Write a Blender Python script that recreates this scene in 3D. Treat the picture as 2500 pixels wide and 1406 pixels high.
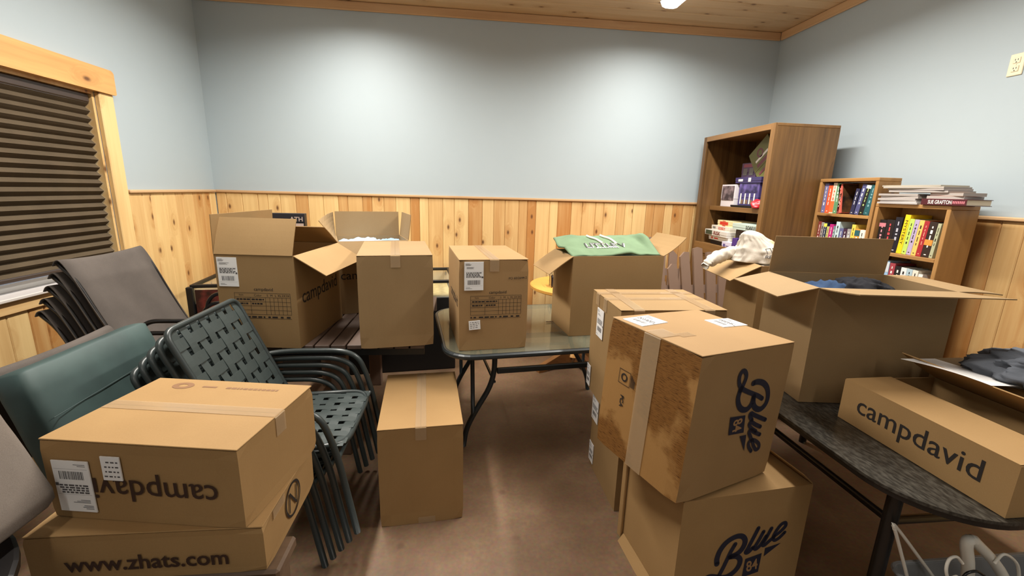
import bpy, bmesh, math, random
from mathutils import Vector, Matrix, Euler, noise

for o in list(bpy.data.objects): bpy.data.objects.remove(o)
SC = bpy.context.scene
COL = SC.collection
PI = math.pi
rad = math.radians
random.seed(7)

# ------------------------------------------------------------------ camera
cam_data = bpy.data.cameras.new('camera'); cam = bpy.data.objects.new('camera', cam_data); COL.objects.link(cam)
cam_data.sensor_width = 36.0; cam_data.lens = 36.0 * 1053.49 / 2500.0; cam_data.clip_start = 0.02
def _cam_matrix():
    yaw, pitch, roll = -0.110974352, -0.222249263, -0.0286793576
    m = Matrix.Rotation(yaw, 3, 'Z') @ Matrix.Rotation(pitch, 3, 'X') @ Matrix.Rotation(roll, 3, 'Y')
    r, f, u = m.col[0].copy(), m.col[1].copy(), m.col[2].copy()
    mm = Matrix((r, u, -f)).transposed().to_4x4(); mm.translation = (0, 0, 1.58)
    return mm
cam.matrix_world = _cam_matrix()
SC.camera = cam

# ------------------------------------------------------------------ light and exposure
SC.view_settings.view_transform = 'Standard'; SC.view_settings.look = 'None'
SC.view_settings.gamma = 1.0; SC.view_settings.use_curve_mapping = False
SC.view_settings.exposure = 0.0
world = bpy.data.worlds.new('world'); SC.world = world; world.use_nodes = True
wb = world.node_tree.nodes['Background']; wb.inputs[0].default_value = (0.62, 0.75, 1.0, 1); wb.inputs[1].default_value = 0.9
LAMP_POWER = [102.0, 102.0, 13.0, 13.0]
LAMP_COLOUR = (1.0, 0.95, 0.87)
LAMPS = [(1.645, 2.59), (-0.92, 2.59), (1.645, -1.3), (-0.92, -1.3)]   # x, y of the ceiling strips (2.4 m long, along y); last two are added fill, unseen

# ------------------------------------------------------------------ helpers: materials
def srgb(r, g, b):
    f = lambda c: (c/255/12.92 if c/255 <= 0.04045 else ((c/255+0.055)/1.055)**2.4)
    return (f(r), f(g), f(b), 1)
MATS = {}
def base_mat(name):
    m = bpy.data.materials.new(name); m.use_nodes = True
    nt = m.node_tree; b = nt.nodes['Principled BSDF']
    return m, nt, b
def plain(name, col, rough=0.6, metal=0.0, spec=0.5, noise_amt=0.0, scale=40, bump=0.0):
    if name in MATS: return MATS[name]
    m, nt, b = base_mat(name)
    b.inputs['Base Color'].default_value = col; b.inputs['Roughness'].default_value = rough; b.inputs['Metallic'].default_value = metal
    b.inputs['Specular IOR Level'].default_value = spec
    if noise_amt or bump:
        tc = nt.nodes.new('ShaderNodeTexCoord'); n = nt.nodes.new('ShaderNodeTexNoise'); n.inputs['Scale'].default_value = scale; n.inputs['Detail'].default_value = 4
        nt.links.new(tc.outputs['Object'], n.inputs['Vector'])
        if noise_amt:
            mx = nt.nodes.new('ShaderNodeMix'); mx.data_type = 'RGBA'
            c = col; k = 1-noise_amt
            mx.inputs[6].default_value = (c[0]*k, c[1]*k, c[2]*k, 1); k = 1+noise_amt; mx.inputs[7].default_value = (min(1,c[0]*k), min(1,c[1]*k), min(1,c[2]*k), 1)
            nt.links.new(n.outputs['Fac'], mx.inputs[0]); nt.links.new(mx.outputs[2], b.inputs['Base Color'])
        if bump:
            bp = nt.nodes.new('ShaderNodeBump'); bp.inputs['Strength'].default_value = bump; bp.inputs['Distance'].default_value = 0.004
            nt.links.new(n.outputs['Fac'], bp.inputs['Height']); nt.links.new(bp.outputs['Normal'], b.inputs['Normal'])
    MATS[name] = m; return m
def N(nt, t, **kw):
    n = nt.nodes.new(t)
    for k, v in kw.items(): setattr(n, k, v)
    return n
def wood(name, light, dark, knot=(92,54,26), axis=2, knots=0.5, grain=1.0, rough=0.5, spread=1.0, kscale=4.2):
    """softwood or oak: long grain along axis, dark knots, its own offset and tone for every object"""
    if name in MATS: return MATS[name]
    m, nt, b = base_mat(name); L = nt.links
    tc = N(nt, 'ShaderNodeTexCoord'); oi = N(nt, 'ShaderNodeObjectInfo')
    off = N(nt, 'ShaderNodeVectorMath', operation='SCALE'); cmb = N(nt, 'ShaderNodeCombineXYZ')
    for i in range(3): L.new(oi.outputs['Random'], cmb.inputs[i])
    L.new(cmb.outputs[0], off.inputs[0]); off.inputs['Scale'].default_value = 37.0
    add = N(nt, 'ShaderNodeVectorMath', operation='ADD'); L.new(tc.outputs['Object'], add.inputs[0]); L.new(off.outputs[0], add.inputs[1])
    st = N(nt, 'ShaderNodeVectorMath', operation='MULTIPLY'); s = [1,1,1]; s[axis] = 0.5; st.inputs[1].default_value = s; L.new(add.outputs[0], st.inputs[0])
    vo = N(nt, 'ShaderNodeTexVoronoi', voronoi_dimensions='2D'); vo.inputs['Scale'].default_value = kscale
    sx_ = N(nt, 'ShaderNodeSeparateXYZ'); L.new(st.outputs[0], sx_.inputs[0]); cr_ = N(nt, 'ShaderNodeMath', operation='ADD'); c2_ = N(nt, 'ShaderNodeCombineXYZ')
    o_ = [i for i in range(3) if i != axis]; L.new(sx_.outputs[o_[0]], cr_.inputs[0]); L.new(sx_.outputs[o_[1]], cr_.inputs[1]); L.new(cr_.outputs[0], c2_.inputs[0]); L.new(sx_.outputs[axis], c2_.inputs[1]); L.new(c2_.outputs[0], vo.inputs['Vector'])
    kr = N(nt, 'ShaderNodeMapRange'); kr.inputs['From Min'].default_value = 0.075; kr.inputs['From Max'].default_value = 0.025; L.new(vo.outputs['Distance'], kr.inputs['Value'])
    sep = N(nt, 'ShaderNodeSeparateColor'); L.new(vo.outputs['Color'], sep.inputs[0])
    gt = N(nt, 'ShaderNodeMath', operation='LESS_THAN'); gt.inputs[1].default_value = knots; L.new(sep.outputs[0], gt.inputs[0])
    km = N(nt, 'ShaderNodeMath', operation='MULTIPLY'); L.new(kr.outputs[0], km.inputs[0]); L.new(gt.outputs[0], km.inputs[1])
    halo = N(nt, 'ShaderNodeMapRange'); halo.inputs['From Min'].default_value = 0.28; halo.inputs['From Max'].default_value = 0.05; L.new(vo.outputs['Distance'], halo.inputs['Value'])
    hm = N(nt, 'ShaderNodeMath', operation='MULTIPLY'); L.new(halo.outputs[0], hm.inputs[0]); L.new(gt.outputs[0], hm.inputs[1])
    gs = N(nt, 'ShaderNodeVectorMath', operation='MULTIPLY'); s = [34,34,34]; s[axis] = 1.6; gs.inputs[1].default_value = s; L.new(add.outputs[0], gs.inputs[0])
    dv = N(nt, 'ShaderNodeVectorMath', operation='ADD'); cm2 = N(nt, 'ShaderNodeCombineXYZ'); 
    hk = N(nt, 'ShaderNodeMath', operation='MULTIPLY'); hk.inputs[1].default_value = 2.2; L.new(hm.outputs[0], hk.inputs[0])
    for i in range(3): L.new(hk.outputs[0], cm2.inputs[i])
    L.new(gs.outputs[0], dv.inputs[0]); L.new(cm2.outputs[0], dv.inputs[1])
    n1 = N(nt, 'ShaderNodeTexNoise'); n1.inputs['Scale'].default_value = 1.0; n1.inputs['Detail'].default_value = 5; n1.inputs['Roughness'].default_value = 0.6; L.new(dv.outputs[0], n1.inputs['Vector'])
    gs2 = N(nt, 'ShaderNodeVectorMath', operation='MULTIPLY'); s = [7,7,7]; s[axis] = 0.7; gs2.inputs[1].default_value = s; L.new(add.outputs[0], gs2.inputs[0])
    n2 = N(nt, 'ShaderNodeTexNoise'); n2.inputs['Scale'].default_value = 1.0; n2.inputs['Detail'].default_value = 3; L.new(gs2.outputs[0], n2.inputs['Vector'])
    # tone = random*spread + grain
    a = N(nt, 'ShaderNodeMath', operation='MULTIPLY_ADD'); a.inputs[1].default_value = 0.85*grain; a.inputs[2].default_value = -0.43*grain; L.new(n1.outputs['Fac'], a.inputs[0])
    a2 = N(nt, 'ShaderNodeMath', operation='MULTIPLY_ADD'); a2.inputs[1].default_value = 0.9; L.new(n2.outputs['Fac'], a2.inputs[0]); L.new(a.outputs[0], a2.inputs[2])
    rp = N(nt, 'ShaderNodeMath', operation='POWER'); rp.inputs[1].default_value = 2.0; L.new(oi.outputs['Random'], rp.inputs[0])
    a3 = N(nt, 'ShaderNodeMath', operation='MULTIPLY_ADD'); a3.inputs[1].default_value = 0.95*spread; L.new(rp.outputs[0], a3.inputs[0]); L.new(a2.outputs[0], a3.inputs[2])
    a4 = N(nt, 'ShaderNodeMath', operation='MULTIPLY_ADD', use_clamp=True); a4.inputs[1].default_value = 0.3; L.new(hm.outputs[0], a4.inputs[0])
    sub = N(nt, 'ShaderNodeMath', operation='SUBTRACT'); sub.inputs[1].default_value = 0.30; L.new(a3.outputs[0], sub.inputs[0]); L.new(sub.outputs[0], a4.inputs[2])
    mx = N(nt, 'ShaderNodeMix', data_type='RGBA'); mx.inputs[6].default_value = light; mx.inputs[7].default_value = dark; L.new(a4.outputs[0], mx.inputs[0])
    mk = N(nt, 'ShaderNodeMix', data_type='RGBA'); mk.inputs[7].default_value = srgb(*knot); L.new(mx.outputs[2], mk.inputs[6])
    kk = N(nt, 'ShaderNodeMath', operation='MULTIPLY', use_clamp=True); kk.inputs[1].default_value = 0.9; L.new(km.outputs[0], kk.inputs[0]); L.new(kk.outputs[0], mk.inputs[0])
    L.new(mk.outputs[2], b.inputs['Base Color']); b.inputs['Roughness'].default_value = rough
    bp = N(nt, 'ShaderNodeBump'); bp.inputs['Strength'].default_value = 0.12; bp.inputs['Distance'].default_value = 0.002; L.new(n1.outputs['Fac'], bp.inputs['Height']); L.new(bp.outputs[0], b.inputs['Normal'])
    MATS[name] = m; return m
def card(name, c, worn=False):
    """corrugated kraft board: fine fibre speckle, faint flute lines, broad scuffs; worn adds rubbed dark dashes"""
    if name in MATS: return MATS[name]
    m, nt, b = base_mat(name); L = nt.links
    tc = N(nt, 'ShaderNodeTexCoord')
    n1 = N(nt, 'ShaderNodeTexNoise'); n1.inputs['Scale'].default_value = 260; n1.inputs['Detail'].default_value = 3; L.new(tc.outputs['Object'], n1.inputs['Vector'])
    n2 = N(nt, 'ShaderNodeTexNoise'); n2.inputs['Scale'].default_value = 5; n2.inputs['Detail'].default_value = 5; L.new(tc.outputs['Object'], n2.inputs['Vector'])
    r = N(nt, 'ShaderNodeMath', operation='MULTIPLY_ADD'); r.inputs[1].default_value = 0.45; L.new(n1.outputs['Fac'], r.inputs[0])
    r2 = N(nt, 'ShaderNodeMath', operation='MULTIPLY_ADD'); r2.inputs[1].default_value = 0.7; r2.inputs[2].default_value = -0.12; L.new(n2.outputs['Fac'], r2.inputs[0]); L.new(r2.outputs[0], r.inputs[2])
    mx = N(nt, 'ShaderNodeMix', data_type='RGBA'); mx.inputs[6].default_value = (c[0]*0.84, c[1]*0.81, c[2]*0.77, 1); mx.inputs[7].default_value = (c[0]*1.13, c[1]*1.14, c[2]*1.16, 1); L.new(r.outputs[0], mx.inputs[0])
    out = mx.outputs[2]
    if worn:
        mp = N(nt, 'ShaderNodeMapping'); mp.inputs['Scale'].default_value = (20, 20, 250); L.new(tc.outputs['Object'], mp.inputs[0])
        n3 = N(nt, 'ShaderNodeTexNoise'); n3.inputs['Scale'].default_value = 1.6; n3.inputs['Detail'].default_value = 4; n3.inputs['Roughness'].default_value = 0.62; L.new(mp.outputs[0], n3.inputs['Vector'])
        n4 = N(nt, 'ShaderNodeTexNoise'); n4.inputs['Scale'].default_value = 3.4; n4.inputs['Detail'].default_value = 5; L.new(tc.outputs['Object'], n4.inputs['Vector'])
        k4 = N(nt, 'ShaderNodeMapRange'); k4.inputs['From Min'].default_value = 0.44; k4.inputs['From Max'].default_value = 0.50; L.new(n4.outputs['Fac'], k4.inputs['Value'])
        k3 = N(nt, 'ShaderNodeMapRange'); k3.inputs['From Min'].default_value = 0.50; k3.inputs['From Max'].default_value = 0.64; L.new(n3.outputs['Fac'], k3.inputs['Value'])
        pr = N(nt, 'ShaderNodeMath', operation='MULTIPLY'); L.new(k3.outputs[0], pr.inputs[0]); L.new(k4.outputs[0], pr.inputs[1])
        st = N(nt, 'ShaderNodeMix', data_type='RGBA'); st.inputs[7].default_value = (c[0]*0.52, c[1]*0.40, c[2]*0.22, 1); L.new(out, st.inputs[6])
        kk = N(nt, 'ShaderNodeMath', operation='MULTIPLY'); kk.inputs[1].default_value = 0.85; L.new(k4.outputs[0], kk.inputs[0]); L.new(kk.outputs[0], st.inputs[0])
        ds = N(nt, 'ShaderNodeMix', data_type='RGBA'); ds.inputs[7].default_value = (c[0]*0.20, c[1]*0.13, c[2]*0.07, 1); L.new(st.outputs[2], ds.inputs[6]); L.new(pr.outputs[0], ds.inputs[0])
        out = ds.outputs[2]
    L.new(out, b.inputs['Base Color']); b.inputs['Roughness'].default_value = 0.72; b.inputs['Specular IOR Level'].default_value = 0.25
    mp2 = N(nt, 'ShaderNodeMapping'); mp2.inputs['Scale'].default_value = (130, 130, 3); L.new(tc.outputs['Object'], mp2.inputs[0])
    n5 = N(nt, 'ShaderNodeTexNoise'); n5.inputs['Scale'].default_value = 1; n5.inputs['Detail'].default_value = 2; L.new(mp2.outputs[0], n5.inputs['Vector'])
    bp = N(nt, 'ShaderNodeBump'); bp.inputs['Strength'].default_value = 0.10; bp.inputs['Distance'].default_value = 0.002; L.new(n5.outputs['Fac'], bp.inputs['Height']); L.new(bp.outputs[0], b.inputs['Normal'])
    MATS[name] = m; return m
def two_tone(name, c1, c2, scale, lo=0.4, hi=0.6, rough=0.6, detail=6, stretch=(1,1,1), bump=0.0, spec=0.5):
    if name in MATS: return MATS[name]
    m, nt, b = base_mat(name); L = nt.links
    tc = N(nt, 'ShaderNodeTexCoord'); mp = N(nt, 'ShaderNodeMapping'); mp.inputs['Scale'].default_value = stretch; L.new(tc.outputs['Object'], mp.inputs[0])
    n = N(nt, 'ShaderNodeTexNoise'); n.inputs['Scale'].default_value = scale; n.inputs['Detail'].default_value = detail; L.new(mp.outputs[0], n.inputs['Vector'])
    r = N(nt, 'ShaderNodeMapRange'); r.inputs['From Min'].default_value = lo; r.inputs['From Max'].default_value = hi; L.new(n.outputs['Fac'], r.inputs['Value'])
    mx = N(nt, 'ShaderNodeMix', data_type='RGBA'); mx.inputs[6].default_value = c1; mx.inputs[7].default_value = c2; L.new(r.outputs[0], mx.inputs[0])
    L.new(mx.outputs[2], b.inputs['Base Color']); b.inputs['Roughness'].default_value = rough; b.inputs['Specular IOR Level'].default_value = spec
    if bump:
        bp = N(nt, 'ShaderNodeBump'); bp.inputs['Strength'].default_value = bump; bp.inputs['Distance'].default_value = 0.003; L.new(n.outputs['Fac'], bp.inputs['Height']); L.new(bp.outputs[0], b.inputs['Normal'])
    MATS[name] = m; return m
def fabric(name, c, weave=900, bump=0.25, var=0.18, rough=0.92):
    if name in MATS: return MATS[name]
    m, nt, b = base_mat(name); L = nt.links
    tc = N(nt, 'ShaderNodeTexCoord')
    n = N(nt, 'ShaderNodeTexNoise'); n.inputs['Scale'].default_value = weave; n.inputs['Detail'].default_value = 2; L.new(tc.outputs['Object'], n.inputs['Vector'])
    n2 = N(nt, 'ShaderNodeTexNoise'); n2.inputs['Scale'].default_value = 7; n2.inputs['Detail'].default_value = 4; L.new(tc.outputs['Object'], n2.inputs['Vector'])
    ad = N(nt, 'ShaderNodeMath', operation='ADD'); L.new(n.outputs['Fac'], ad.inputs[0]); L.new(n2.outputs['Fac'], ad.inputs[1])
    r = N(nt, 'ShaderNodeMapRange'); r.inputs['From Min'].default_value = 0.7; r.inputs['From Max'].default_value = 1.3; L.new(ad.outputs[0], r.inputs['Value'])
    mx = N(nt, 'ShaderNodeMix', data_type='RGBA'); k = 1-var; mx.inputs[6].default_value = (c[0]*k, c[1]*k, c[2]*k, 1); k = 1+var; mx.inputs[7].default_value = (min(1,c[0]*k), min(1,c[1]*k), min(1,c[2]*k), 1); L.new(r.outputs[0], mx.inputs[0])
    L.new(mx.outputs[2], b.inputs['Base Color']); b.inputs['Roughness'].default_value = rough; b.inputs['Specular IOR Level'].default_value = 0.2
    bp = N(nt, 'ShaderNodeBump'); bp.inputs['Strength'].default_value = bump; bp.inputs['Distance'].default_value = 0.001; L.new(n.outputs['Fac'], bp.inputs['Height']); L.new(bp.outputs[0], b.inputs['Normal'])
    MATS[name] = m; return m
def clear(name, tint, alpha, rough=0.1):
    """thin clear film or pane: mostly lets light through, with a glossy skin"""
    if name in MATS: return MATS[name]
    m, nt, b = base_mat(name); L = nt.links
    b.inputs['Base Color'].default_value = tint; b.inputs['Roughness'].default_value = rough
    tr = N(nt, 'ShaderNodeBsdfTransparent'); mx = N(nt, 'ShaderNodeMixShader'); mx.inputs[0].default_value = alpha
    out = nt.nodes['Material Output']; L.new(tr.outputs[0], mx.inputs[1]); L.new(b.outputs[0], mx.inputs[2]); L.new(mx.outputs[0], out.inputs[0])
    MATS[name] = m; return m
def emit(name, col, s):
    if name in MATS: return MATS[name]
    m, nt, b = base_mat(name); b.inputs['Base Color'].default_value = (0.9,0.9,0.9,1)
    b.inputs['Emission Color'].default_value = col; b.inputs['Emission Strength'].default_value = s
    MATS[name] = m; return m

# ------------------------------------------------------------------ helpers: meshes and objects
class MB:
    def __init__(s): s.v = []; s.f = []; s.mi = []; s.cur = 0
    def mat(s, i): s.cur = i; return s
    def add(s, vs, fs):
        k = len(s.v); s.v += [tuple(p) for p in vs]; s.f += [tuple(k+i for i in f) for f in fs]; s.mi += [s.cur]*len(fs); return s
    def box(s, x0, x1, y0, y1, z0, z1, M=None):
        vs = [Vector((x,y,z)) for x in (x0,x1) for y in (y0,y1) for z in (z0,z1)]
        if M is not None: vs = [M @ p for p in vs]
        return s.add(vs, [(0,1,3,2),(4,6,7,5),(0,4,5,1),(2,3,7,6),(0,2,6,4),(1,5,7,3)])
    def bbox(s, x0, x1, y0, y1, z0, z1, b=0.004, M=None):
        """box with all edges chamfered"""
        vs = []; idx = {}
        X, Y, Z = (x0,x1), (y0,y1), (z0,z1)
        for i in (0,1):
            for j in (0,1):
                for k in (0,1):
                    sx, sy, sz = (1-2*i)*b, (1-2*j)*b, (1-2*k)*b
                    for a, p in enumerate(((X[i], Y[j]+sy, Z[k]+sz), (X[i]+sx, Y[j], Z[k]+sz), (X[i]+sx, Y[j]+sy, Z[k]))):
                        idx[i,j,k,a] = len(vs); vs.append(Vector(p))
        g = lambda i,j,k,a: idx[i,j,k,a]
        fs = []
        for i in (0,1):
            q = [g(i,0,0,0), g(i,0,1,0), g(i,1,1,0), g(i,1,0,0)]; fs.append(q if i == 0 else q[::-1])
            q = [g(0,i,0,1), g(1,i,0,1), g(1,i,1,1), g(0,i,1,1)]; fs.append(q if i == 0 else q[::-1])
            q = [g(0,0,i,2), g(0,1,i,2), g(1,1,i,2), g(1,0,i,2)]; fs.append(q if i == 0 else q[::-1])
        for p in (0,1):
            for q in (0,1):
                fs.append([g(p,q,0,0), g(p,q,1,0), g(p,q,1,1), g(p,q,0,1)])
                fs.append([g(p,0,q,0), g(p,1,q,0), g(p,1,q,2), g(p,0,q,2)])
                fs.append([g(0,p,q,1), g(1,p,q,1), g(1,p,q,2), g(0,p,q,2)])
                for k in (0,1): fs.append([g(p,q,k,0), g(p,q,k,1), g(p,q,k,2)])
        if M is not None: vs = [M @ p for p in vs]
        return s.add(vs, fs)
    def tube(s, pts, r, n=8, cap=True, closed=False):
        P = [Vector(p) for p in pts]; m = len(P); rings = []
        up = None
        for i in range(m):
            if closed: t = (P[(i+1)%m]-P[i-1]).normalized()
            else: t = (P[min(i+1,m-1)]-P[max(i-1,0)]).normalized()
            if up is None:
                up = Vector((0,0,1)) if abs(t.z) < 0.9 else Vector((1,0,0))
            a = t.cross(up); 
            if a.length < 1e-6: a = t.orthogonal()
            a.normalize(); b = a.cross(t).normalized(); up = b
            rr = r[i] if isinstance(r, (list, tuple)) else r
            rings.append([P[i] + rr*(math.cos(2*PI*k/n)*a + math.sin(2*PI*k/n)*b) for k in range(n)])
        vs = [p for g in rings for p in g]; fs = []
        for i in range(m if closed else m-1):
            j = (i+1) % m
            for k in range(n): fs.append((i*n+k, j*n+k, j*n+(k+1)%n, i*n+(k+1)%n))
        if cap and not closed: fs.append(tuple(range(n))[::-1]); fs.append(tuple((m-1)*n+k for k in range(n)))
        return s.add(vs, [tuple(reversed(f)) for f in fs])
    def prism(s, poly, z0, z1, M=None):
        n = len(poly); vs = [Vector((x,y,z0)) for x,y in poly]+[Vector((x,y,z1)) for x,y in poly]
        if M is not None: vs = [M @ p for p in vs]
        return s.add(vs, [tuple(range(n))[::-1], tuple(range(n,2*n))] + [(i,(i+1)%n,n+(i+1)%n,n+i) for i in range(n)])
    def slab(s, rows, t, closed_ends=True):
        """rows: grid of points [i][j]; thickness t along the local normal: a closed shell"""
        R, Cn = len(rows), len(rows[0]); P = [[Vector(p) for p in r] for r in rows]
        Q = []
        for i in range(R):
            q = []
            for j in range(Cn):
                du = P[min(i+1,R-1)][j]-P[max(i-1,0)][j]; dv = P[i][min(j+1,Cn-1)]-P[i][max(j-1,0)]
                q.append(P[i][j] + du.cross(dv).normalized()*t)
            Q.append(q)
        vs = [p for r in P for p in r]+[p for r in Q for p in r]; o = R*Cn; fs = []
        for i in range(R-1):
            for j in range(Cn-1):
                a, b, c, d = i*Cn+j, i*Cn+j+1, (i+1)*Cn+j+1, (i+1)*Cn+j
                fs.append((a,b,c,d)); fs.append((o+d,o+c,o+b,o+a))
        for j in range(Cn-1):
            fs.append((j+1, j, o+j, o+j+1)); k = (R-1)*Cn+j; fs.append((k, k+1, o+k+1, o+k))
        for i in range(R-1):
            a, b = i*Cn, (i+1)*Cn; fs.append((a, b, o+b, o+a)); a += Cn-1; b += Cn-1; fs.append((b, a, o+a, o+b))
        return s.add(vs, fs)
    def mesh(s, name, mats, smooth=False):
        me = bpy.data.meshes.new(name); me.from_pydata(s.v, [], s.f)
        for m in (mats if isinstance(mats, (list, tuple)) else [mats]): me.materials.append(m)
        if any(s.mi): me.polygons.foreach_set('material_index', s.mi)
        if smooth: me.polygons.foreach_set('use_smooth', [True]*len(me.polygons))
        me.update(); return me
    def build(s, name, mats, parent=None, smooth=False, fix=False):
        me = s.mesh(name, mats, smooth)
        if fix:
            bm = bmesh.new(); bm.from_mesh(me); bmesh.ops.recalc_face_normals(bm, faces=bm.faces); bm.to_mesh(me); bm.free()
        return put(name, me, parent)
def put(name, me, parent=None, loc=None, rot=None):
    o = bpy.data.objects.new(name, me); COL.objects.link(o)
    if parent is not None: o.parent = parent
    if loc is not None: o.location = loc
    if rot is not None: o.rotation_euler = rot
    return o
def tag(o, label, cat, group=None, kind=None):
    o['label'] = label; o['category'] = cat
    if group: o['group'] = group
    if kind: o['kind'] = kind
    return o
def thing(name, label, cat, loc=(0,0,0), rz=0.0, group=None, tilt=(0,0)):
    o = bpy.data.objects.new(name, None); COL.objects.link(o); o.empty_display_size = 0.05
    o.location = loc; o.rotation_euler = (tilt[0], tilt[1], rz)
    return tag(o, label, cat, group)
def structure(o): o['kind'] = 'structure'; return o
def copy_tree(o, parent=None):
    c = o.copy(); COL.objects.link(c)
    if parent is not None: c.parent = parent
    for ch in list(o.children): copy_tree(ch, c)
    return c
def smooth_path(pts, n=6, closed=False):
    P = [Vector(p) for p in pts]; out = []; m = len(P)
    for i in range(m if closed else m-1):
        p0 = P[i-1] if (closed or i > 0) else P[0]*2-P[1]
        p1, p2 = P[i], P[(i+1) % m]
        p3 = P[(i+2) % m] if (closed or i+2 < m) else p2*2-p1
        for k in range(n):
            t = k/n
            out.append(0.5*((2*p1)+(p2-p0)*t+(2*p0-5*p1+4*p2-p3)*t*t+(3*p1-p0-3*p2+p3)*t**3))
    if not closed: out.append(P[-1])
    return out
def round_path(pts, r=0.05, n=5):
    """polyline with its corners rounded by arcs of about radius r"""
    P = [Vector(p) for p in pts]; out = [P[0]]
    for i in range(1, len(P)-1):
        a, b, c = P[i-1], P[i], P[i+1]
        d1 = min(r, (b-a).length*0.45); d2 = min(r, (c-b).length*0.45)
        s, e = b+(a-b).normalized()*d1, b+(c-b).normalized()*d2
        for k in range(n+1):
            t = k/n; out.append(s*(1-t)**2 + b*2*t*(1-t) + e*t*t)
    out.append(P[-1]); return out

# ---- flat print: lettering, bars, logos laid on a face
_TXT = {}
def text2d(body, size=1.0, bold=0.0, shear=0.0):
    k = (body, size, bold, shear)
    if k in _TXT: return _TXT[k]
    cu = bpy.data.curves.new('lettering', 'FONT'); cu.body = body; cu.size = size; cu.offset = bold; cu.shear = shear; cu.resolution_u = 3; cu.fill_mode = 'FRONT'
    ob = bpy.data.objects.new('lettering', cu); me = bpy.data.meshes.new_from_object(ob)
    vs = [(v.co.x, v.co.y) for v in me.vertices]; fs = [tuple(p.vertices) for p in me.polygons]
    bpy.data.objects.remove(ob); bpy.data.curves.remove(cu); bpy.data.meshes.remove(me)
    if vs:
        x0 = min(v[0] for v in vs); x1 = max(v[0] for v in vs); y0 = min(v[1] for v in vs); y1 = max(v[1] for v in vs)
    else: x0 = x1 = y0 = y1 = 0
    _TXT[k] = (vs, fs, (x0,y0,x1,y1)); return _TXT[k]
class Print:
    """2-D print that is laid on a face: polygons in (u, v) metres"""
    def __init__(s): s.v = []; s.f = []
    def quad(s, u0, v0, u1, v1): return s.poly([(u0,v0),(u1,v0),(u1,v1),(u0,v1)])
    def poly(s, p):
        k = len(s.v); s.v += p; s.f.append(tuple(range(k, k+len(p)))); return s
    def text(s, body, u, v, width=None, height=None, rot=0, bold=0.0, centre=True, shear=0.0):
        vs, fs, (x0,y0,x1,y1) = text2d(body, 1.0, bold, shear); w, h = max(x1-x0,1e-6), max(y1-y0,1e-6)
        sx = (width/w) if width else None; sy = (height/h) if height else None
        sx = sx if sx else sy; sy = sy if sy else sx
        c, n = math.cos(rot), math.sin(rot); k = len(s.v)
        for x, y in vs:
            X = (x-(x0+x1)/2 if centre else x-x0)*sx; Y = (y-(y0+y1)/2 if centre else y-y0)*sy
            s.v.append((u+c*X-n*Y, v+n*X+c*Y))
        s.f += [tuple(k+i for i in f) for f in fs]; return s
    def ribbon(s, pts, w, n=5, taper=False):
        P = smooth_path([(x,y,0) for x,y in pts], n); m = len(P); k = len(s.v)
        for i, p in enumerate(P):
            t = (P[min(i+1,m-1)]-P[max(i-1,0)]).normalized(); nn = Vector((-t.y, t.x, 0)); ww = w[0]+(w[1]-w[0])*i/(m-1) if isinstance(w, tuple) else w
            s.v += [tuple((p+nn*ww/2)[:2]), tuple((p-nn*ww/2)[:2])]
        for i in range(m-1): s.f.append((k+2*i+1, k+2*i+3, k+2*i+2, k+2*i))
        for e in (0, m-1):
            ww = (w[0] if e == 0 else w[1]) if isinstance(w, tuple) else w
            s.poly([(P[e].x+ww/2*math.cos(2*PI*q/10), P[e].y+ww/2*math.sin(2*PI*q/10)) for q in range(10)])
        return s
    def ring(s, u, v, r, w, sx=1.0, n=28):
        k = len(s.v)
        for q in range(n):
            a = 2*PI*q/n
            for rr in (r, r-w): s.v.append((u+rr*math.cos(a)*sx, v+rr*math.sin(a)))
        for q in range(n): s.f.append((k+2*q, k+2*((q+1)%n), k+2*((q+1)%n)+1, k+2*q+1))
        return s
    def xf(s, u, v, rot=0, sc=1.0, base=(0,0)):
        c, n = math.cos(rot), math.sin(rot)
        s.v = [(u+c*(x-base[0])*sc-n*(y-base[1])*sc, v+n*(x-base[0])*sc+c*(y-base[1])*sc) for x,y in s.v]; return s
    def lay(s, name, mat, parent, face, off=0.001):
        me = bpy.data.meshes.new(name); me.from_pydata([face(u,v,off) for u,v in s.v], [], s.f); me.materials.append(mat); me.update()
        o = put(name, me, parent)
        if len(s.f) > 1 and name not in ('printed_logo',): o['kind'] = 'stuff'
        return o
def face_of(side, w, d, h):
    return {'front': lambda u,v,o: (-w/2+u, -d/2-o, v), 'right': lambda u,v,o: (w/2+o, -d/2+u, v), 'left': lambda u,v,o: (-w/2-o, d/2-u, v),
            'back': lambda u,v,o: (w/2-u, d/2+o, v), 'top': lambda u,v,o: (-w/2+u, -d/2+v, h+o)}[side]

# ------------------------------------------------------------------ materials
PINE_V = wood('pine_upright', srgb(226,194,136), srgb(180,126,68), axis=2, spread=1.0, knots=0.55, kscale=5.0)
PINE_H = wood('pine_level', srgb(230,196,140), srgb(182,124,66), axis=0, knots=0.55)
PINE_Y = wood('pine_deep', srgb(230,196,140), srgb(182,124,66), axis=1)
CEIL_WOOD = wood('pine_ceiling', srgb(216,190,152), srgb(172,138,98), axis=0, knots=0.75, spread=0.5, grain=0.5, kscale=5.0)
TRIM_X = wood('pine_trim_x', srgb(206,170,128), srgb(172,130,90), axis=0, spread=0.4)
TRIM_Y = wood('pine_trim_y', srgb(206,170,128), srgb(172,130,90), axis=1, spread=0.4)
CASING_Y = wood('pine_casing_y', srgb(218,168,104), srgb(170,112,58), axis=1, spread=0.3, knots=0.6)
OAK_V = wood('oak_upright', srgb(124,90,50), srgb(58,37,18), axis=2, knots=0.12, grain=1.9, spread=0.25, rough=0.42, knot=(70,40,18))
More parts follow.
